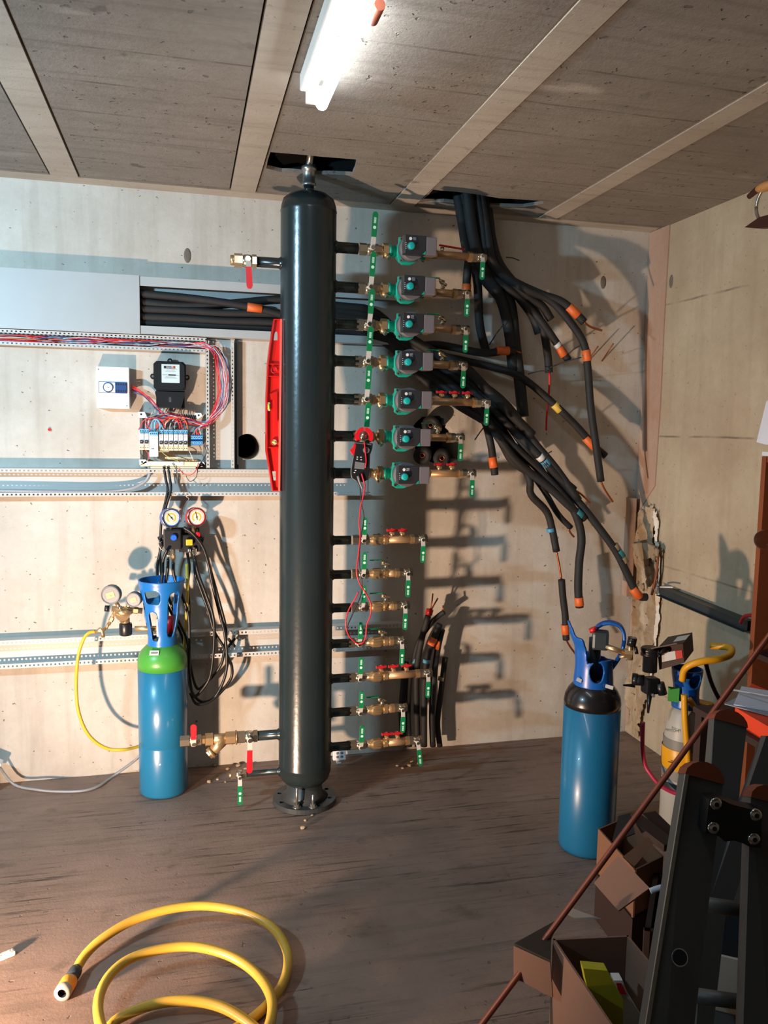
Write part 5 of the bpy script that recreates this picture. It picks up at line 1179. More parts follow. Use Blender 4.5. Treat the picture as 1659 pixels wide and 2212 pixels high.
# pipes inside the broken hole
for i, (x, y, x2, y2, lb) in enumerate(((918, 980, 912, 984, 'lower left'), (952, 984, 955, 990, 'lower right'), (940, 925, 930, 918, 'upper'))):
    root = thing('insulated_pipe', tuple(PY(x, y, -.02)), 'black pipe end in the broken wall hole behind the sixth pump, %s one' % lb, 'pipe', 'pipe ends in the wall hole')
    a, b = PY(x, y, .18), PY(x2, y2, -.045-.01*i); d = (b-a).normalized()
    mb = MB().m('insulation'); mb.lathe([(0.042, 0), (0.042, (b-a).length), (0.013, (b-a).length), (0.013, (b-a).length-.03)], a, d, 24); mb.build('insulation_sleeve', parent=root)
    mb = MB().m('copper'); mb.lathe([(0.012, 0), (0.012, .02), (0.009, .02), (0.009, 0)], b-d*.022, d, 18, cap=False); mb.build('copper_end', parent=root)
# ================================================================ RIGHT SIDE: CYLINDERS, LADDER, BOXES
def PV(px, py, c):
    """point where the sight line crosses the upright plane through c that faces the camera"""
    n = Vector((c[0]-CAM.x, c[1]-CAM.y, 0)).normalized(); d = ray(px, py)
    return CAM+d*((Vector((c[0], c[1], 0))-Vector((CAM.x, CAM.y, 0))).dot(n)/d.dot(n))
q = PZ(1264, 1858, 0); dv = Vector((q.x-CAM.x, q.y-CAM.y, 0)).normalized()
RR = 0.103; RC = Vector((q.x, q.y, 0))+dv*RR; side = Vector((dv.y, -dv.x, 0))   # side points right in the picture
fr = RC-dv*RR
cyl = thing('gas_cylinder', tuple(RC), 'blue gas cylinder with black shoulder and open blue handle near the corner', 'gas cylinder')
zs0 = PV(1290, 1538, fr).z; zs1 = PV(1290, 1472, RC).z
mb = MB().m('cyl_dark_blue'); mb.lathe([(0.09, 0.0), (0.099, 0.004), (RR, 0.014), (RR, zs0)], RC, n=64); mb.build('cylinder_shell', parent=cyl)
mb = MB().m('cyl_black'); hs = zs1-zs0; mb.lathe([(RR+.0005, zs0-.01), (RR+.0005, zs0+hs*.08), (RR*.97, zs0+hs*.35), (RR*.87, zs0+hs*.62), (RR*.72, zs0+hs*.85), (.055, zs0+hs), (.03, zs0+hs*1.15)], RC, n=64); mb.build('shoulder', parent=cyl)
for px, py, s in ((1251, 1469, .011), (1316, 1484, .017)):
    p = PV(px, py, RC-dv*RR*.62); mb = MB().m('sticker_white'); rz = math.atan2(side.y, side.x)
    mb.box(tuple(p), (s*1.6, .004, .012), rot=(math.radians(-35), math.radians(25 if px < 1300 else 12), rz)); mb.build('label', parent=cyl)
zg = zs1-.012; HG = PV(1316, 1345, RC).z-zg; base_u = math.degrees(math.atan2(-dv.y, -dv.x))   # u=0 faces the camera; +u to the right
def keepR(u, h):
    t = h/HG
    hole = ((u-10)/22)**2+((t-0.27)/0.16)**2 < 1
    if t < 0.42+0.04*math.sin(math.radians(u*2)): return not hole
    if abs(u+58) < 40-12*min(1, (t-.3)*2) and t < 0.78+0.22*max(0, min(1, (-u-50)/24)): return True
    return False
shell_guard('carrying_handle', cyl, (RC.x, RC.y, zg), [(0, .072), (HG*.3, .068), (HG*.55, .072), (HG*.85, .094), (HG, .102)], keepR, .007, 'guard_royal', u0=base_u)
lp = RC+dv*.015
mb = MB().m('guard_royal')
pth = [PV(x, y, lp) for x, y in ((1287, 1432), (1284, 1400), (1284, 1366), (1296, 1350), (1318, 1345), (1339, 1352), (1348, 1370), (1347, 1392), (1338, 1418), (1322, 1442))]
for off_ in (-.012, -.004, .004, .012): mb.tube([p+dv*off_ for p in pth], .0068, 8)
mb.build('handle_loop', parent=cyl)
mb = MB().m('steel_dark'); vp = PV(1297, 1382, RC-dv*.02); mb.box(tuple(vp), (.058, .058, .068), rot=(0, 0, math.atan2(side.y, side.x)), bev=.010); mb.cyl(RC+Vector((0, 0, zg)), RC+Vector((0, 0, vp.z)), .022)
mb.m('red_grip').cyl(PV(1283, 1364, RC-dv*.02), PV(1279, 1356, RC-dv*.02), .014); mb.build('cylinder_valve', parent=cyl)
reg = RC-dv*.04
root = thing('gas_regulator', tuple(PV(1360, 1400, reg)), 'brass regulator arm with black cap sticking out right from the blue handle', 'regulator')
mb = MB().m('brass'); mb.cyl(PV(1308, 1396, reg), PV(1350, 1410, reg), .010, n=14); mb.hexn(PV(1349, 1410, reg), PV(1366, 1412, reg), .016); mb.cyl(PV(1362, 1388, reg), PV(1361, 1425, reg), .010, n=14); mb.cyl(PV(1338, 1419, reg), PV(1360, 1417, reg), .006, n=12); mb.build('regulator_body', parent=root)
mb = MB().m('cyl_black'); mb.cyl(PV(1363, 1395, reg), PV(1367, 1377, reg), .016); mb.cyl(PV(1370, 1405, reg), PV(1378, 1404, reg), .014); mb.build('adjusting_knob', parent=root)

# ---- welding trolley with small cylinder
TC = Vector((*PZ(1462, 1842, 0).xy, 0)); td = Vector((TC.x-CAM.x, TC.y-CAM.y, 0)).normalized(); ts = Vector((td.y, -td.x, 0)); r2 = .072; TC = TC+td*r2
TF = TC-td*r2
def T(px, py, off=0.0): return PV(px, py, TC+td*off)
cz = lambda py: PV(1455, py, TF).z
cyl = thing('gas_cylinder', tuple(TC), 'small cream gas cylinder with grey band and blue collar on the yellow trolley', 'gas cylinder')
mb = MB().m('cyl_cream'); mb.lathe([(.06, .0), (r2, .012), (r2, cz(1628)), (r2*.97, cz(1600)), (r2*.9, cz(1575)), (r2*.75, cz(1548)), (.034, cz(1532))], TC, n=40)
mb.m('cyl_grey_band').lathe([(r2+.0008, cz(1690)), (r2+.0008, cz(1668))], TC, n=40, cap=False); mb.lathe([(r2+.0008, cz(1624)), (r2*.985+.0008, cz(1602))], TC, n=40, cap=False)
mb.m('steel_dark').lathe([(r2+.0008, cz(1712)), (r2+.0008, cz(1695))], TC, n=40, cap=False)
tp = PV(1452, 1577, TC-td*(r2*.93)); text_mesh(mb, 'PESTOM', tuple(tp-td*.006), .0125, 'steel_dark', ts, (0, 0, 1)); mb.build('cylinder_shell', parent=cyl)
zb = cz(1536); HB = T(1452, 1440).z-zb
shell_guard('collar_guard', cyl, (TC.x, TC.y, zb), [(0, .050), (HB*.4, .046), (HB, .056)], lambda u, h: ((adiff(u, 40)/30)**2+((h-HB*.75)/(HB*.18))**2 > 1), .005, 'guard_royal', n=72, m=32, u0=math.degrees(math.atan2(-td.y, -td.x)))
mb = MB().m('sticker_green'); p = T(1455, 1500, -.054); mb.box(tuple(p), (.040, .004, .055), rot=(0, 0, math.atan2(ts.y, ts.x)), bev=.001); mb.build('sticker', parent=cyl)
root = thing('welding_trolley', tuple(TC+ts*.11), 'yellow tubular welding trolley carrying the small cream cylinder', 'trolley')
mb = MB().m('frame_yellow')
mb.tube([T(1474, 1470, -.07), T(1478, 1448, -.08), T(1492, 1436, -.09), T(1520, 1428, -.09), T(1550, 1424, -.07), T(1575, 1416, -.02), T(1581, 1404, .02), T(1572, 1398, .06), T(1535, 1395, .08)], .0125, 12)
mb.tube([T(1478, 1500, -.08), T(1480, 1560, -.08), T(1486, 1640, -.08), T(1487, 1700, -.08), T(1489, 1800, -.08)], .0115, 12)
mb.tube([T(1487, 1510, -.05), T(1500, 1530, -.03), T(1520, 1570, .0), T(1545, 1640, .05), T(1570, 1740, .1)], .0125, 12)
mb.build('trolley_frame', parent=root)
mb = MB().m('frame_yellow'); h0, h1 = cz(1666), cz(1622)
mb.lathe([(r2+.003, h0), (r2+.004, h0+.002), (r2+.004, h1-.002), (r2+.003, h1)], TC, n=40, cap=False); mb.m('chrome')
for px, py in ((1450, 1646), (1475, 1658)): mb.box(tuple(PV(px, py, TF-td*.006)), (.022, .004, .003), rot=(0, 0, math.atan2(ts.y, ts.x)))
mb.build('strap', parent=root)
mb = MB().m('frame_yellow'); mb.box(tuple(T(1520, 1530, .02)), (.05, .06, .05), rot=(0, 0, .6), bev=.006); mb.build('cross_bracket', parent=root)
wh = TC+ts*.16+td*.08
mb = MB().m('black_rubber'); mb.lathe([(.05, -.018), (.075, -.016), (.08, -.008), (.08, .008), (.075, .016), (.05, .018)], (wh.x, wh.y, .08), ts, 32); mb.build('wheel', parent=root)
# black regulators
root = thing('gas_regulator', tuple(T(1400, 1440)), 'black regulator cluster with round caps left of the dark battery box', 'regulator')
mb = MB().m('black_plastic'); off = -.11
mb.lathe([(.030, 0), (.034, .004), (.034, .014), (.030, .018), (.034, .022), (.034, .030), (.026, .034), (.026, .09)], T(1405, 1398, off), (0.02, 0, -1), 24)
mb.cyl(T(1392, 1470, off), T(1368, 1468, off), .020); mb.lathe([(.02, 0), (.022, .003), (.022, .02)], T(1378, 1468, off), -ts, 18); mb.box(tuple(T(1405, 1480, off)), (.055, .05, .06), bev=.01)
mb.cyl(T(1372, 1481, off), T(1346, 1480, off), .008, .003, n=10); mb.cyl(T(1403, 1500, off), T(1400, 1540, off), .010, .004, n=10); mb.cyl(T(1425, 1475, off), T(1432, 1500, off), .016); mb.cyl(T(1420, 1408, off), T(1446, 1400, off+.02), .014)
mb.m('regulator_grey').cyl(T(1410, 1500, off-.02), T(1412, 1504, off-.03), .006, n=10)
mb.build('regulator_body', parent=root)
# brown box on top
bc = Vector(T(1478, 1400, .02)); 
root = thing('cardboard_carton', tuple(bc), 'small dark brown carton with white and red label lying on the cylinder collar', 'carton')
A, B, C_, D_ = T(1432, 1444, -.10), T(1480, 1432, -.10), T(1478, 1388, -.10), T(1404, 1388, -.08)
f0, f1, f2, f3 = T(1424, 1447, -.10), T(1478, 1432, -.10), T(1475, 1390, -.10), T(1420, 1400, -.10)
bk = td*.19+ts*.03
def solid(mb, base, ext): 
    b = [Vector(p) for p in base]; t = [p+ext for p in b]
    va = [mb.bm.verts.new(p) for p in b]; vb = [mb.bm.verts.new(p) for p in t]; fs = [mb.bm.faces.new(va), mb.bm.faces.new(list(reversed(vb)))]
    for i in range(len(b)): j = (i+1) % len(b); fs.append(mb.bm.faces.new((va[i], va[j], vb[j], vb[i])))
    mb._tag(fs); return mb
mb = MB().m('card_brown'); solid(mb, [f0, f1, f2, f3], bk); mb.build('carton_body', parent=root)
mb = MB().m('card_top'); mb.quad([f3+Vector((0, 0, .002)), f2+Vector((0, 0, .002)), f2+Vector((0, 0, .012))-td*.05-ts*.02, f3+Vector((0, 0, .010))-td*.05-ts*.02], .003); mb.build('flap', parent=root)
mb = MB().m('sticker_white'); mb.quad([T(1430, 1430, -.102), T(1460, 1424, -.102), T(1458, 1406, -.102), T(1429, 1411, -.102)], .001); mb.m('sticker_red').quad([T(1460, 1424, -.102), T(1475, 1421, -.102), T(1473, 1404, -.102), T(1458, 1406, -.102)], .001)
mb.m('sticker_white').quad([f3+(f2-f3)*.5+bk*.3+Vector((0, 0, .001)), f2+bk*.3+Vector((0, 0, .001)), f2+bk*.75+Vector((0, 0, .001)), f3+(f2-f3)*.5+bk*.75+Vector((0, 0, .001))], .001); mb.build('label', parent=root)
# hoses of the torch set
for pts, m_, lb in (
    ([(1389, 1560, -.08), (1388, 1610, -.08), (1393, 1650, -.08), (1405, 1672, -.09), (1425, 1695, -.10), (1455, 1712, -.10), (1485, 1718, -.10), (1500, 1730, -.08)], 'hose_magenta', 'dark magenta hose wrapping low around the cream cylinder'),
    ([(1524, 1560, .02), (1530, 1600, .02), (1520, 1660, .0), (1518, 1720, .0)], 'hose_magenta', 'dark magenta hose hanging behind the yellow trolley tube'),
    ([(1512, 1560, .04), (1510, 1620, .04), (1512, 1720, .04)], 'hose_navy', 'dark navy hose hanging behind the yellow trolley tube'),
    ([(1524, 1430, .05), (1535, 1470, .08), (1548, 1500, .08), (1560, 1520, .08)], 'black_rubber', 'black hose arching behind the yellow handle')):
    P = [T(*p) for p in pts]; mb = MB().m(m_); mb.tube(P, .008, 10); tag(mb.build('gas_hose', loc=tuple(P[0])), lb, 'hose')
mb = MB().m('bag_brown'); p = PZ(1455, 1810, 0); mb.sphere((p.x, p.y, .07), .075, (1, .8, .95), 12, 8)
for v in mb.bm.verts: v.co += Vector((rnd.uniform(-1, 1), rnd.uniform(-1, 1), rnd.uniform(-1, 1)))*.008; v.co.z = max(v.co.z, .0)
tag(mb.build('crumpled_bag', loc=(p.x, p.y, 0)), 'crumpled pale bag on the floor at the foot of the cream cylinder', 'bag')

# ---- trunk and paper at the broken corner, right wall
a, b = PX(1426, 1275, XR-.03), PX(1615, 1352, XR-.03); d = (b-a).normalized()
mb = MB().m('steel_dark'); up_ = Vector((0, 0, 1)); up2 = (up_-d*up_.dot(d)).normalized(); h = .022
for o in (h, -h): mb.quad([a+up2*o+Vector((.03, 0, 0)), b+up2*o+Vector((.03, 0, 0)), b+up2*o-Vector((.02, 0, 0)), a+up2*o-Vector((.02, 0, 0))], .003)
mb.quad([a-up2*h, b-up2*h, b+up2*h, a+up2*h], .003)
tag(mb.build('metal_channel', loc=tuple(a)), 'dark green-grey metal channel fixed slanting on the right wall', 'channel')
mb = MB().m('sticker_white'); p = PX(1440, 1268, XR-.055); mb.tube([p+Vector((0, .05, -.01)), p+Vector((-.01, 0, .0)), p+Vector((0, -.05, .008))], .004, 6); tag(mb.build('cable_tie', loc=tuple(p)), 'pale tie around the left end of the slanted metal channel', 'cable tie')
mb = MB().m('red_tap'); mb.tube([PX(1600, 1345, XR-.06), PX(1608, 1332, XR-.07), PX(1625, 1330, XR-.07), PX(1640, 1340, XR-.06)], .008, 8); tag(mb.build('red_cable', loc=tuple(PX(1600, 1345, XR-.06))), 'dark red cable loop at the right end of the slanted channel', 'cable')
mb = MB().m('bag_brown')
P = [PX(x, y, XR-d_) for x, y, d_ in ((1360, 1176, .07), (1398, 1172, .05), (1425, 1180, .03), (1412, 1192, .07), (1392, 1206, .09), (1378, 1212, .08))]
mb.prism([(p.y, p.z) for p in P], XR-.06, XR-.052, 'YZ')
for x, y, s in ((1395, 1215, .022), (1400, 1235, .022), (1403, 1255, .020), (1412, 1200, .018), (1420, 1192, .016), (1390, 1268, .014)): p = PX(x, y, XR-.05); mb.sphere(p, s, (.7, .8, 1.4), 8, 6)
for v in mb.bm.verts: v.co += Vector((rnd.uniform(-1, .2), rnd.uniform(-1, 1), rnd.uniform(-1, 1)))*.005
tag(mb.build('torn_paper', loc=tuple(P[0])), 'torn crumpled brown paper stuck in the broken plaster of the corner', 'paper')
mb = MB().m('wood_orange'); p = PX(1410, 1230, XR-.06); mb.tube([PX(1422, 1200, XR-.04), PX(1418, 1240, XR-.05), PX(1408, 1285, XR-.06)], .006, 6); tag(mb.build('rusty_wire', loc=tuple(p)), 'rusty wire stub hanging in the broken corner', 'wire')
# small iron rods sticking out of the wall beside the pipes
for (a_, b_, lb) in (((1262, 790, 0), (1292, 748, -.10), 'left of the two thin rods poking out of the wall'), ((1300, 780, 0), (1325, 742, -.10), 'right of the two thin rods poking out of the wall')):
    A, B = PY(*a_), PY(*b_); mb = MB().m('copper_dull'); mb.cyl(A, B, .003, n=8); tag(mb.build('iron_rod', loc=tuple(A)), lb, 'rod', 'thin wall rods')
for px, py in ((1303, 610), (405, 552)):
    p = PY(px, py, 0); mb = MB().m('mortar'); mb.sphere(p, .026, (.6, .12, 1.2), 14, 9); o = struct(mb.build('trim_%d' % (12 if px > 1000 else 13)))
p = PX(1450, 608, XR); mb = MB().m('mortar'); mb.sphere(p, .026, (.12, .6, 1.2), 14, 9); struct(mb.build('trim_14'))

# ---- shelf unit at the right edge
sx, sy = 2.02, -1.17
ztop = PX(1640, 985, sx).z
p0 = PX(1634, 1240, sx); sy = p0.y
root = thing('wooden_shelf', (2.12, sy-.45, 0), 'orange-brown wooden shelf unit against the right wall at the picture edge', 'shelf')
for yy in (sy-.011, sy-.9): mb = MB().m('wood_orange'); mb.box((2.10, yy, ztop/2), (.18, .022, ztop), bev=.002); mb.build('side_panel', parent=root)
mb = MB().m('wood_dark'); mb.box((2.185, sy-.45, ztop/2), (.01, .88, ztop)); mb.build('back_panel', parent=root)
for z in (ztop-.011, PX(1650, 1422, sx).z, .45, .1):
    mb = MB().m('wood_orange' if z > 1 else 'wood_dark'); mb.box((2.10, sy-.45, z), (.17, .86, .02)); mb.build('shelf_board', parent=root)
mb = MB().m('paper'); P = [PX(1634, 955, 2.05), PX(1652, 960, 2.05), PX(1675, 962, 2.05), PX(1675, 850, 2.05), PX(1655, 868, 2.05)]
mb.prism([(p.y, p.z) for p in P], 2.05, 2.054, 'YZ'); mb.box((2.08, PX(1655, 970, 2.05).y-.02, ztop+.008), (.06, .08, .014))
tag(mb.build('paper_sheet', loc=tuple(P[0])), 'white paper sheet standing on top of the wooden shelf', 'paper')
root = thing('light_bulb', tuple(PX(1652, 1165, sx-.03)), 'round clear glass bulb beside the edge of the wooden shelf', 'bulb')
c = PX(1652, 1166, sx-.045); mb = MB().m('clear_glass'); mb.sphere(c, .036, (1, 1, 1), 28, 18); mb.build('glass_globe', parent=root)
mb = MB().m('brass'); mb.cyl(c+Vector((.02, -.030, 0)), c+Vector((.035, -.062, 0)), .014); mb.build('bulb_cap', parent=root)
# item hanging high on the right
hx = XR-.16
root = thing('hanging_tool', tuple(PX(1645, 420, hx)), 'tan and dark red wooden item with a grey wire ring high at the right edge', 'tool')
mb = MB().m('tan_wood'); mb.sphere(PX(1655, 402, hx), .045, (.5, 1.2, .40), 18, 10); mb.build('handle', parent=root)
mb = MB().m('dark_red_wood'); mb.tube([PX(1650, 405, hx), PX(1636, 410, hx), PX(1618, 425, hx)], [.014, .013, .010], 10); mb.cyl(PX(1655, 400, hx), PX(1655, 400, XR), .008); mb.build('bracket', parent=root)
c = PX(1661, 437, hx); mb = MB().m('galvanised'); mb.tube([c+Vector((0, .066*math.cos(t), .066*math.sin(t))) for t in [2*PI*i/30 for i in range(31)]], .006, 8, sub=1); mb.build('ring', parent=root)
mb = MB().m('tan_wood'); P = [PX(x, y, hx) for x, y in ((1618, 492), (1650, 470), (1680, 462), (1680, 492), (1640, 494))]; mb.m('dark_red_wood').prism([(p.y, p.z) for p in P], hx-.02, hx+.02, 'YZ'); mb.build('lower_plate', parent=root)

# ---- orange case with papers
def R_(px, py, r): return PR(px, py, r)
root = thing('orange_case', tuple(R_(1640, 1560, 2.3)), 'bright orange flat case with loose papers on it at the right edge', 'case')
a, b, c = R_(1588, 1528, 2.25), R_(1690, 1590, 2.05), R_(1700, 1535, 2.35); c = Vector((c.x, c.y, (a.z+c.z)/2)); h = Vector((0, 0, -.045)); 
zt2 = a.z; b = Vector((b.x, b.y, zt2)); dd = Vector((.22, .20, 0))
mb = MB().m('case_orange'); solid(mb, [a, b, b+dd, a+dd*.9], h); mb.build('case_body', parent=root)
tb = thing('side_table', (a.x+.15, a.y-.02, 0), 'dark cluttered stand carrying the bright orange case', 'table')
mb = MB().m('wood_dark'); cc = (a+b+b+dd+a+dd)/4; mb.box((cc.x, cc.y, zt2-.055), (.26, .30, .018)); mb.build('tabletop', parent=tb)
for sx_, sy_ in ((-1, -1), (1, -1), (-1, 1), (1, 1)): mb = MB().m('wood_dark'); mb.box((cc.x+.11*sx_, cc.y+.13*sy_, (zt2-.064)/2), (.03, .03, zt2-.064)); mb.build('leg', parent=tb)
for i, (dx, m_, lb) in enumerate(((.0, 'paper_grey', 'grey sheet on top of the orange case, lower one'), (.02, 'paper', 'pale sheet on top of the orange case, upper one'))):
    p = cc+Vector((dx+.01, -.02+dx, 0)); mb = MB().m(m_); mb.box((p.x, p.y, zt2+.004+.004*i), (.19, .20, .003), rot=(0, 0, .5+.3*i)); tag(mb.build('paper_sheet', loc=(p.x, p.y, zt2)), lb, 'paper')
p0, p1 = R_(1583, 1490, 2.35), R_(1690, 1508, 2.2); mb = MB().m('paper_grey'); mb.cyl(p0, p1, .003, n=8); tag(mb.build('thin_rod', loc=tuple(p0)), 'thin pale rod lying above the papers at the right edge', 'rod')

# ---- diagonal copper pipe
p0 = PR(1030, 2225, 1.86); p1 = PR(1662, 1372, 2.02); d = (p1-p0).normalized(); p0 = p0-d*((p0.z-.007)/d.z) if d.z > 0 else p0
mb = MB().m('copper_dull'); mb.tube([p0, p0.lerp(p1, .3)+Vector((0, 0, -.004)), p0.lerp(p1, .7)+Vector((0, 0, -.004)), p1+d*.10], .0072, 14)
tag(mb.build('copper_pipe', loc=tuple(p0)), 'long bare copper pipe leaning diagonally across the lower right corner', 'pipe')

# ---- ladder, hinged, folded
lad = thing('folding_ladder', tuple(Vector((*PR(1500, 2000, 1.45).xy, 0))), 'grey aluminium folding ladder with orange-brown end caps and black hinge', 'ladder')
def stile(quadpx, rt, rb, th, name='stile', mname='aluminium', toground=True):
    (tl, tr, br, bl) = quadpx
    TL, TR_ = PR(tl[0], tl[1], rt), PR(tr[0], tr[1], rt); BR, BL = PR(br[0], br[1], rb), PR(bl[0], bl[1], rb)
    if toground:
        dl, dr = BL-TL, BR-TR_
        BL = TL+dl*(TL.z/-dl.z); BR = TR_+dr*(TR_.z/-dr.z)
    n = (TR_-TL).cross(BL-TL).normalized()
    if n.dot(FW) < 0: n = -n
    mb = MB().m(mname); solid(mb, [TL, TR_, BR, BL], n*th)
    return mb, TL, TR_, BL, BR, n
def cap_on(TL, TR_, BL, n, th, hgt):
    d = (TL-BL).normalized(); w = TR_-TL; P = []
    for i in range(9): t = PI*i/8; P.append((TL+TR_)/2-w*.52*math.cos(t)+d*hgt*math.sin(t))
    mb = MB().m('ladder_cap'); solid(mb, [p-n*.003 for p in P], n*(th+.006)); return mb
S = [([(1480, 1672), (1562, 1694), (1500, 2212), (1394, 2212)], 1.42, 1.30, .026, True),
     ([(1622, 1722), (1705, 1742), (1720, 2212), (1606, 2212)], 1.40, 1.30, .026, True),
     ([(1543, 1552), (1613, 1572), (1592, 1760), (1526, 1752)], 1.72, 1.66, .026, True),
     ([(1655, 1590), (1700, 1590), (1580, 1960), (1528, 1960)], 1.68, 1.60, .024, True)]
for (qd, rt, rb, th, cp) in S:
    mb, TL, TR_, BL, BR, n = stile(qd, rt, rb, th)
    if qd[0][0] == 1480: # left side flange, paler metal standing in for its lit face
        s = (TR_-TL).normalized(); mb.m('galvanised'); solid(mb, [TL-s*.001, TL+s*.0055, BL+s*.0055, BL-s*.001], n*-.004)
        mb.m('dark_slot').lathe([(.012, 0), (.012, .002)], PR(1468, 2068, 1.318), -n, 20); mb.m('chrome').lathe([(.014, 0), (.014, .001)], PR(1468, 2068, 1.319), -n, 20)
    st_ = mb.build('stile', parent=lad)
    if qd[0][0] != 1655: c_ = cap_on(TL, TR_, BL, n, th, .030 if qd[0][0] < 1600 and rt < 1.5 else .028).build('end_cap', parent=lad)
mb = MB().m('hinge_black'); H = [PR(x, y, 1.36) for x, y in ((1532, 1728), (1560, 1728), (1582, 1738), (1612, 1746), (1646, 1752), (1644, 1832), (1620, 1830), (1606, 1822), (1586, 1816), (1566, 1818), (1552, 1806), (1524, 1800))]
solid(mb, H, FW*.035); hg = mb.build('hinge', parent=lad)
for x, y in ((1546, 1736), (1541, 1788), (1632, 1760), (1628, 1812)):
    p = PR(x, y, 1.36); mb = MB().m('chrome'); mb.lathe([(.011, 0), (.010, .003), (.004, .005)], p, -FW, 18); mb.m('dark_slot').cyl(p-FW*.005, p-FW*.0055, .004, n=10); mb.build('bolt', parent=hg)
for y, r_ in ((1950, 1.42), (2150, 1.42)):
    a, b = PR(1500, y, r_+.02), PR(1625, y+18, r_); mb = MB().m('aluminium'); mb.cyl(a, b, .013, n=14); mb.build('rung', parent=lad)

# ---- cartons
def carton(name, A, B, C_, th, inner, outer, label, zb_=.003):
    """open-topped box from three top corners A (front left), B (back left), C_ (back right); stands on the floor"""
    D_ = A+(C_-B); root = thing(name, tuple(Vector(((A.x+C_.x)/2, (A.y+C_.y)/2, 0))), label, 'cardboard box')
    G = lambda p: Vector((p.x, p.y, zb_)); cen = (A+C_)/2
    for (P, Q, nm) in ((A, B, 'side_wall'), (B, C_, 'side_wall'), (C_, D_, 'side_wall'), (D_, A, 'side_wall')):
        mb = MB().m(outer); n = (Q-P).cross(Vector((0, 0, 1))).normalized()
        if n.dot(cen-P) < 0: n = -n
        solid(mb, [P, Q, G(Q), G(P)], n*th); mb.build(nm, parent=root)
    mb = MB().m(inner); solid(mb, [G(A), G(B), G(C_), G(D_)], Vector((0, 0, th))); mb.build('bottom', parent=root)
    return root, D_
zc1 = .36
A, B, C_ = PZ(1192, 2028, zc1), PZ(1240, 1985, zc1), PZ(1396, 1978, zc1)
A = Vector((*PZ(1194, 2028, zc1).xy, zc1)); dn = PZ(1318, 2212, zc1)-A; dn = dn.normalized()
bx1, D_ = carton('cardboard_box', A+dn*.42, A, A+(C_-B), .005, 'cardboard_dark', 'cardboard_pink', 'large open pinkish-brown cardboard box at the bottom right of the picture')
zf = .012
def flap(parent, pts, m_='cardboard_pink'): mb = MB().m(m_); mb.quad(pts, .004); mb.build('flap', parent=parent)
e = (C_-B)
def PP(px, py, P0, n): d = ray(px, py); return CAM+d*((P0-CAM).dot(n)/d.dot(n))
def flap_px(parent, pix, three, m_):
    n = (three[1]-three[0]).cross(three[2]-three[0]).normalized(); flap(parent, [PP(x, y, three[0], n) for x, y in pix], m_)
flap_px(bx1, [(1111, 2041), (1111, 2109), (1195, 2153), (1190, 2077)], [PZ(1111, 2041, .345), PZ(1190, 2077, .345), PZ(1111, 2109, .26)], 'cardboard_pink')
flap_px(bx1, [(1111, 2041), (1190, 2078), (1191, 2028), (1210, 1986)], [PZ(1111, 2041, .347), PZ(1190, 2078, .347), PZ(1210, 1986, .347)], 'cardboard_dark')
flap_px(bx1, [(1234, 1961), (1298, 1985), (1242, 1984), (1222, 1974)], [PZ(1234, 1961, .38), PZ(1298, 1985, .365), PZ(1222, 1974, .365)], 'card_white')
p = PZ(1300, 2150, .24); root = thing('yellow_packet', tuple(p), 'yellow-green packet standing inside the large open box', 'packet')
P = [PR(x, y, 1.72) for x, y in ((1260, 2092), (1312, 2097), (1346, 2160), (1346, 2212), (1346, 2290), (1300, 2290))]; mb = MB().m('yellow_green'); solid(mb, P, FW*.03); mb.build('packet_body', parent=root)
P = [PR(x, y, 1.80) for x, y in ((1326, 2118), (1345, 2118), (1358, 2150), (1395, 2212), (1420, 2290), (1350, 2290))]; mb = MB().m('sticker_white'); solid(mb, P, FW*.03); mb.m('red_tap'); solid(mb, [PR(x, y, 1.796) for x, y in ((1331, 2124), (1342, 2124), (1354, 2148), (1338, 2148))], FW*.002)
tag(mb.build('paper_packet', loc=tuple(P[0])), 'white packet with a red square standing behind the yellow-green one', 'packet')
# second torn carton behind
zc2 = .30
A, B, C_ = PZ(1292, 1790, zc2), PZ(1345, 1764, zc2), PZ(1440, 1800, zc2)
A = PZ(1292, 1790, zc2); B = PZ(1350, 1765, zc2); D2 = PZ(1372, 1880, zc2); C_ = B+(D2-A)
bx2, _ = carton('cardboard_box', A, B, C_, .005, 'cardboard_dark', 'cardboard', 'torn brown cardboard box just in front of the black-shouldered cylinder', .155)
cr = thing('wooden_crate', tuple(Vector(((A.x+C_.x)/2, (A.y+C_.y)/2, 0))), 'added low dark block under the torn cardboard box', 'block')
q_ = [Vector((p.x, p.y, .15)) for p in (A, B, C_, A+(C_-B))]; mb = MB().m('wood_dark'); solid(mb, q_, Vector((0, 0, -.148))); mb.build('shadow_block', parent=cr)  # added dark block, its colour stands in for shadow below the torn box
mb = MB().m('black_plastic'); mb.quad([PR(1336, 1762, 2.32), PR(1362, 1757, 2.32), PR(1372, 1800, 2.25), PR(1322, 1818, 2.25)], .004); tag(mb.build('black_sheet', loc=tuple(PR(1336, 1762, 2.32))), 'piece of black sheet hanging over the torn cardboard box', 'sheet')
flap_px(bx2, [(1283, 1907), (1336, 1848), (1403, 1918), (1336, 1967)], [PR(1283, 1907, 2.10), PR(1336, 1848, 2.14), PR(1336, 1967, 1.98)], 'cardboard_pink')
flap_px(bx2, [(1346, 1850), (1400, 1808), (1412, 1822), (1370, 1872)], [PR(1346, 1850, 2.14), PR(1400, 1808, 2.2), PR(1370, 1872, 2.12)], 'cardboard')
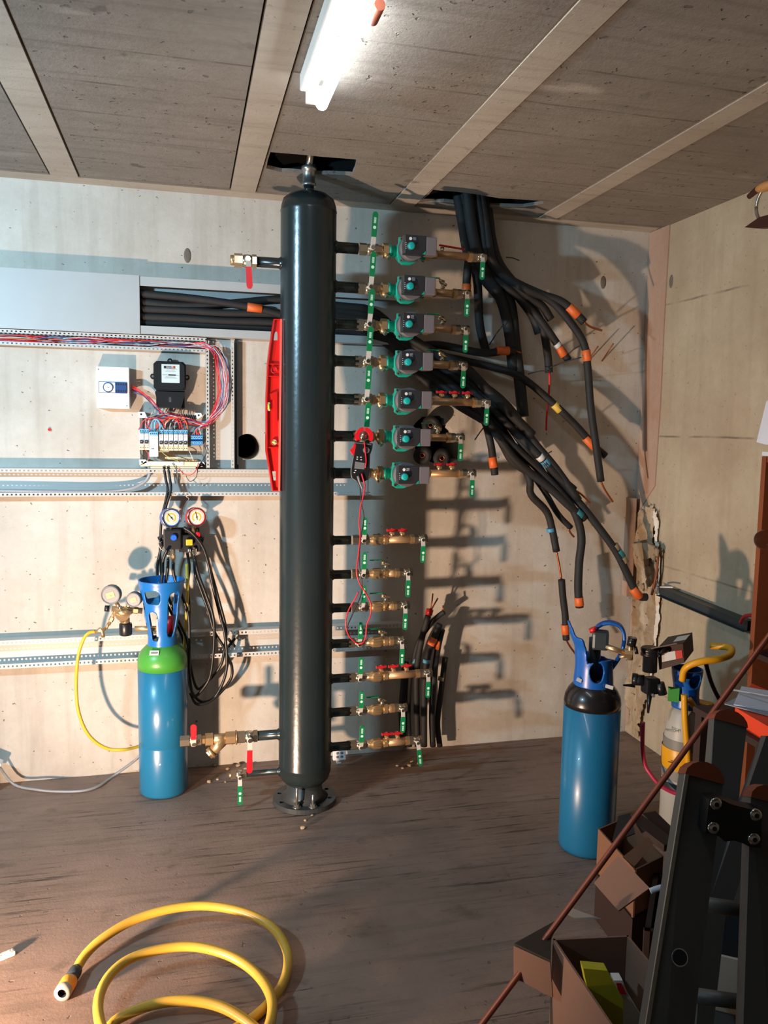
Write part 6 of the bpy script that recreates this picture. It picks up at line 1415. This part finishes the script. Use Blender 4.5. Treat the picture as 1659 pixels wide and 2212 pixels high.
# dark crate with boards right of it
A = PZ(1395, 1905, .26); B = PZ(1420, 1860, .26); C_ = PZ(1560, 1900, .26)
bx3, _ = carton('wooden_crate', PZ(1392, 2010, .26), PZ(1412, 1885, .26), PZ(1560, 1900, .26), .014, 'wood_dark', 'wood_dark', 'dark brown open crate behind the ladder, filled with scraps')
mb = MB().m('paper'); mb.tube([PR(1405, 1925, 1.95), PR(1425, 1918, 1.95), PR(1452, 1914, 1.95)], .007, 8); tag(mb.build('white_cable', loc=tuple(PR(1405, 1925, 1.95))), 'short white cable between the torn box and the ladder', 'cable')
for a_, b_, lb in (((1372, 1770, 2.35), (1450, 1830, 2.2), 'upper dark plank behind the torn cardboard box'), ((1400, 1760, 2.4), (1455, 1815, 2.3), 'lower dark plank behind the torn cardboard box')):
    a, b = PR(*a_), PR(*b_); mb = MB().m('wood_dark'); d = (b-a); mb.box(tuple((a+b)/2), (d.length, .05, .02), rot=d.to_track_quat('X', 'Z').to_matrix().to_4x4(), bev=.002); tag(mb.build('wooden_plank', loc=tuple(a)), lb, 'plank', 'dark planks by the torn box')
A = PZ(1515, 2105, .30); B = PZ(1518, 2095, .30)
mb = MB().m('cyl_cream'); pts = [PR(1512, 2100, 1.62), PR(1590, 2108, 1.62), PR(1585, 2290, 1.50), PR(1500, 2290, 1.50)]
tub = thing('plastic_tub', tuple(Vector((*PR(1550, 2200, 1.62).xy, 0))), 'pale grey plastic tub standing behind the ladder legs', 'tub')
mb = MB().m('cyl_grey_band'); c = PR(1552, 2200, 1.70); zt3 = PR(1552, 2104, 1.70).z; mb.box((c.x, c.y, zt3/2), (.12, .16, zt3), rot=(0, 0, -.6), bev=.008); mb.m('cyl_cream').box((c.x, c.y, zt3-.01), (.13, .17, .018), rot=(0, 0, -.6), bev=.004); mb.build('tub_body', parent=tub)
mb = MB().m('wood_orange'); c = PR(1590, 2080, 1.95); mb.box((c.x, c.y, c.z/2), (.20, .18, c.z), rot=(0, 0, -.5)); tag(mb.build('wooden_block', loc=(c.x, c.y, 0)), 'reddish-brown box standing between the ladder stiles', 'box')
mb = MB().m('steel_dark'); c = PR(1640, 1900, 2.05); mb.box((c.x, c.y, c.z/2), (.25, .3, c.z), rot=(0, 0, -.5), bev=.01); tag(mb.build('tool_case', loc=(c.x, c.y, 0)), 'dark grey case behind the right ladder stile', 'case')
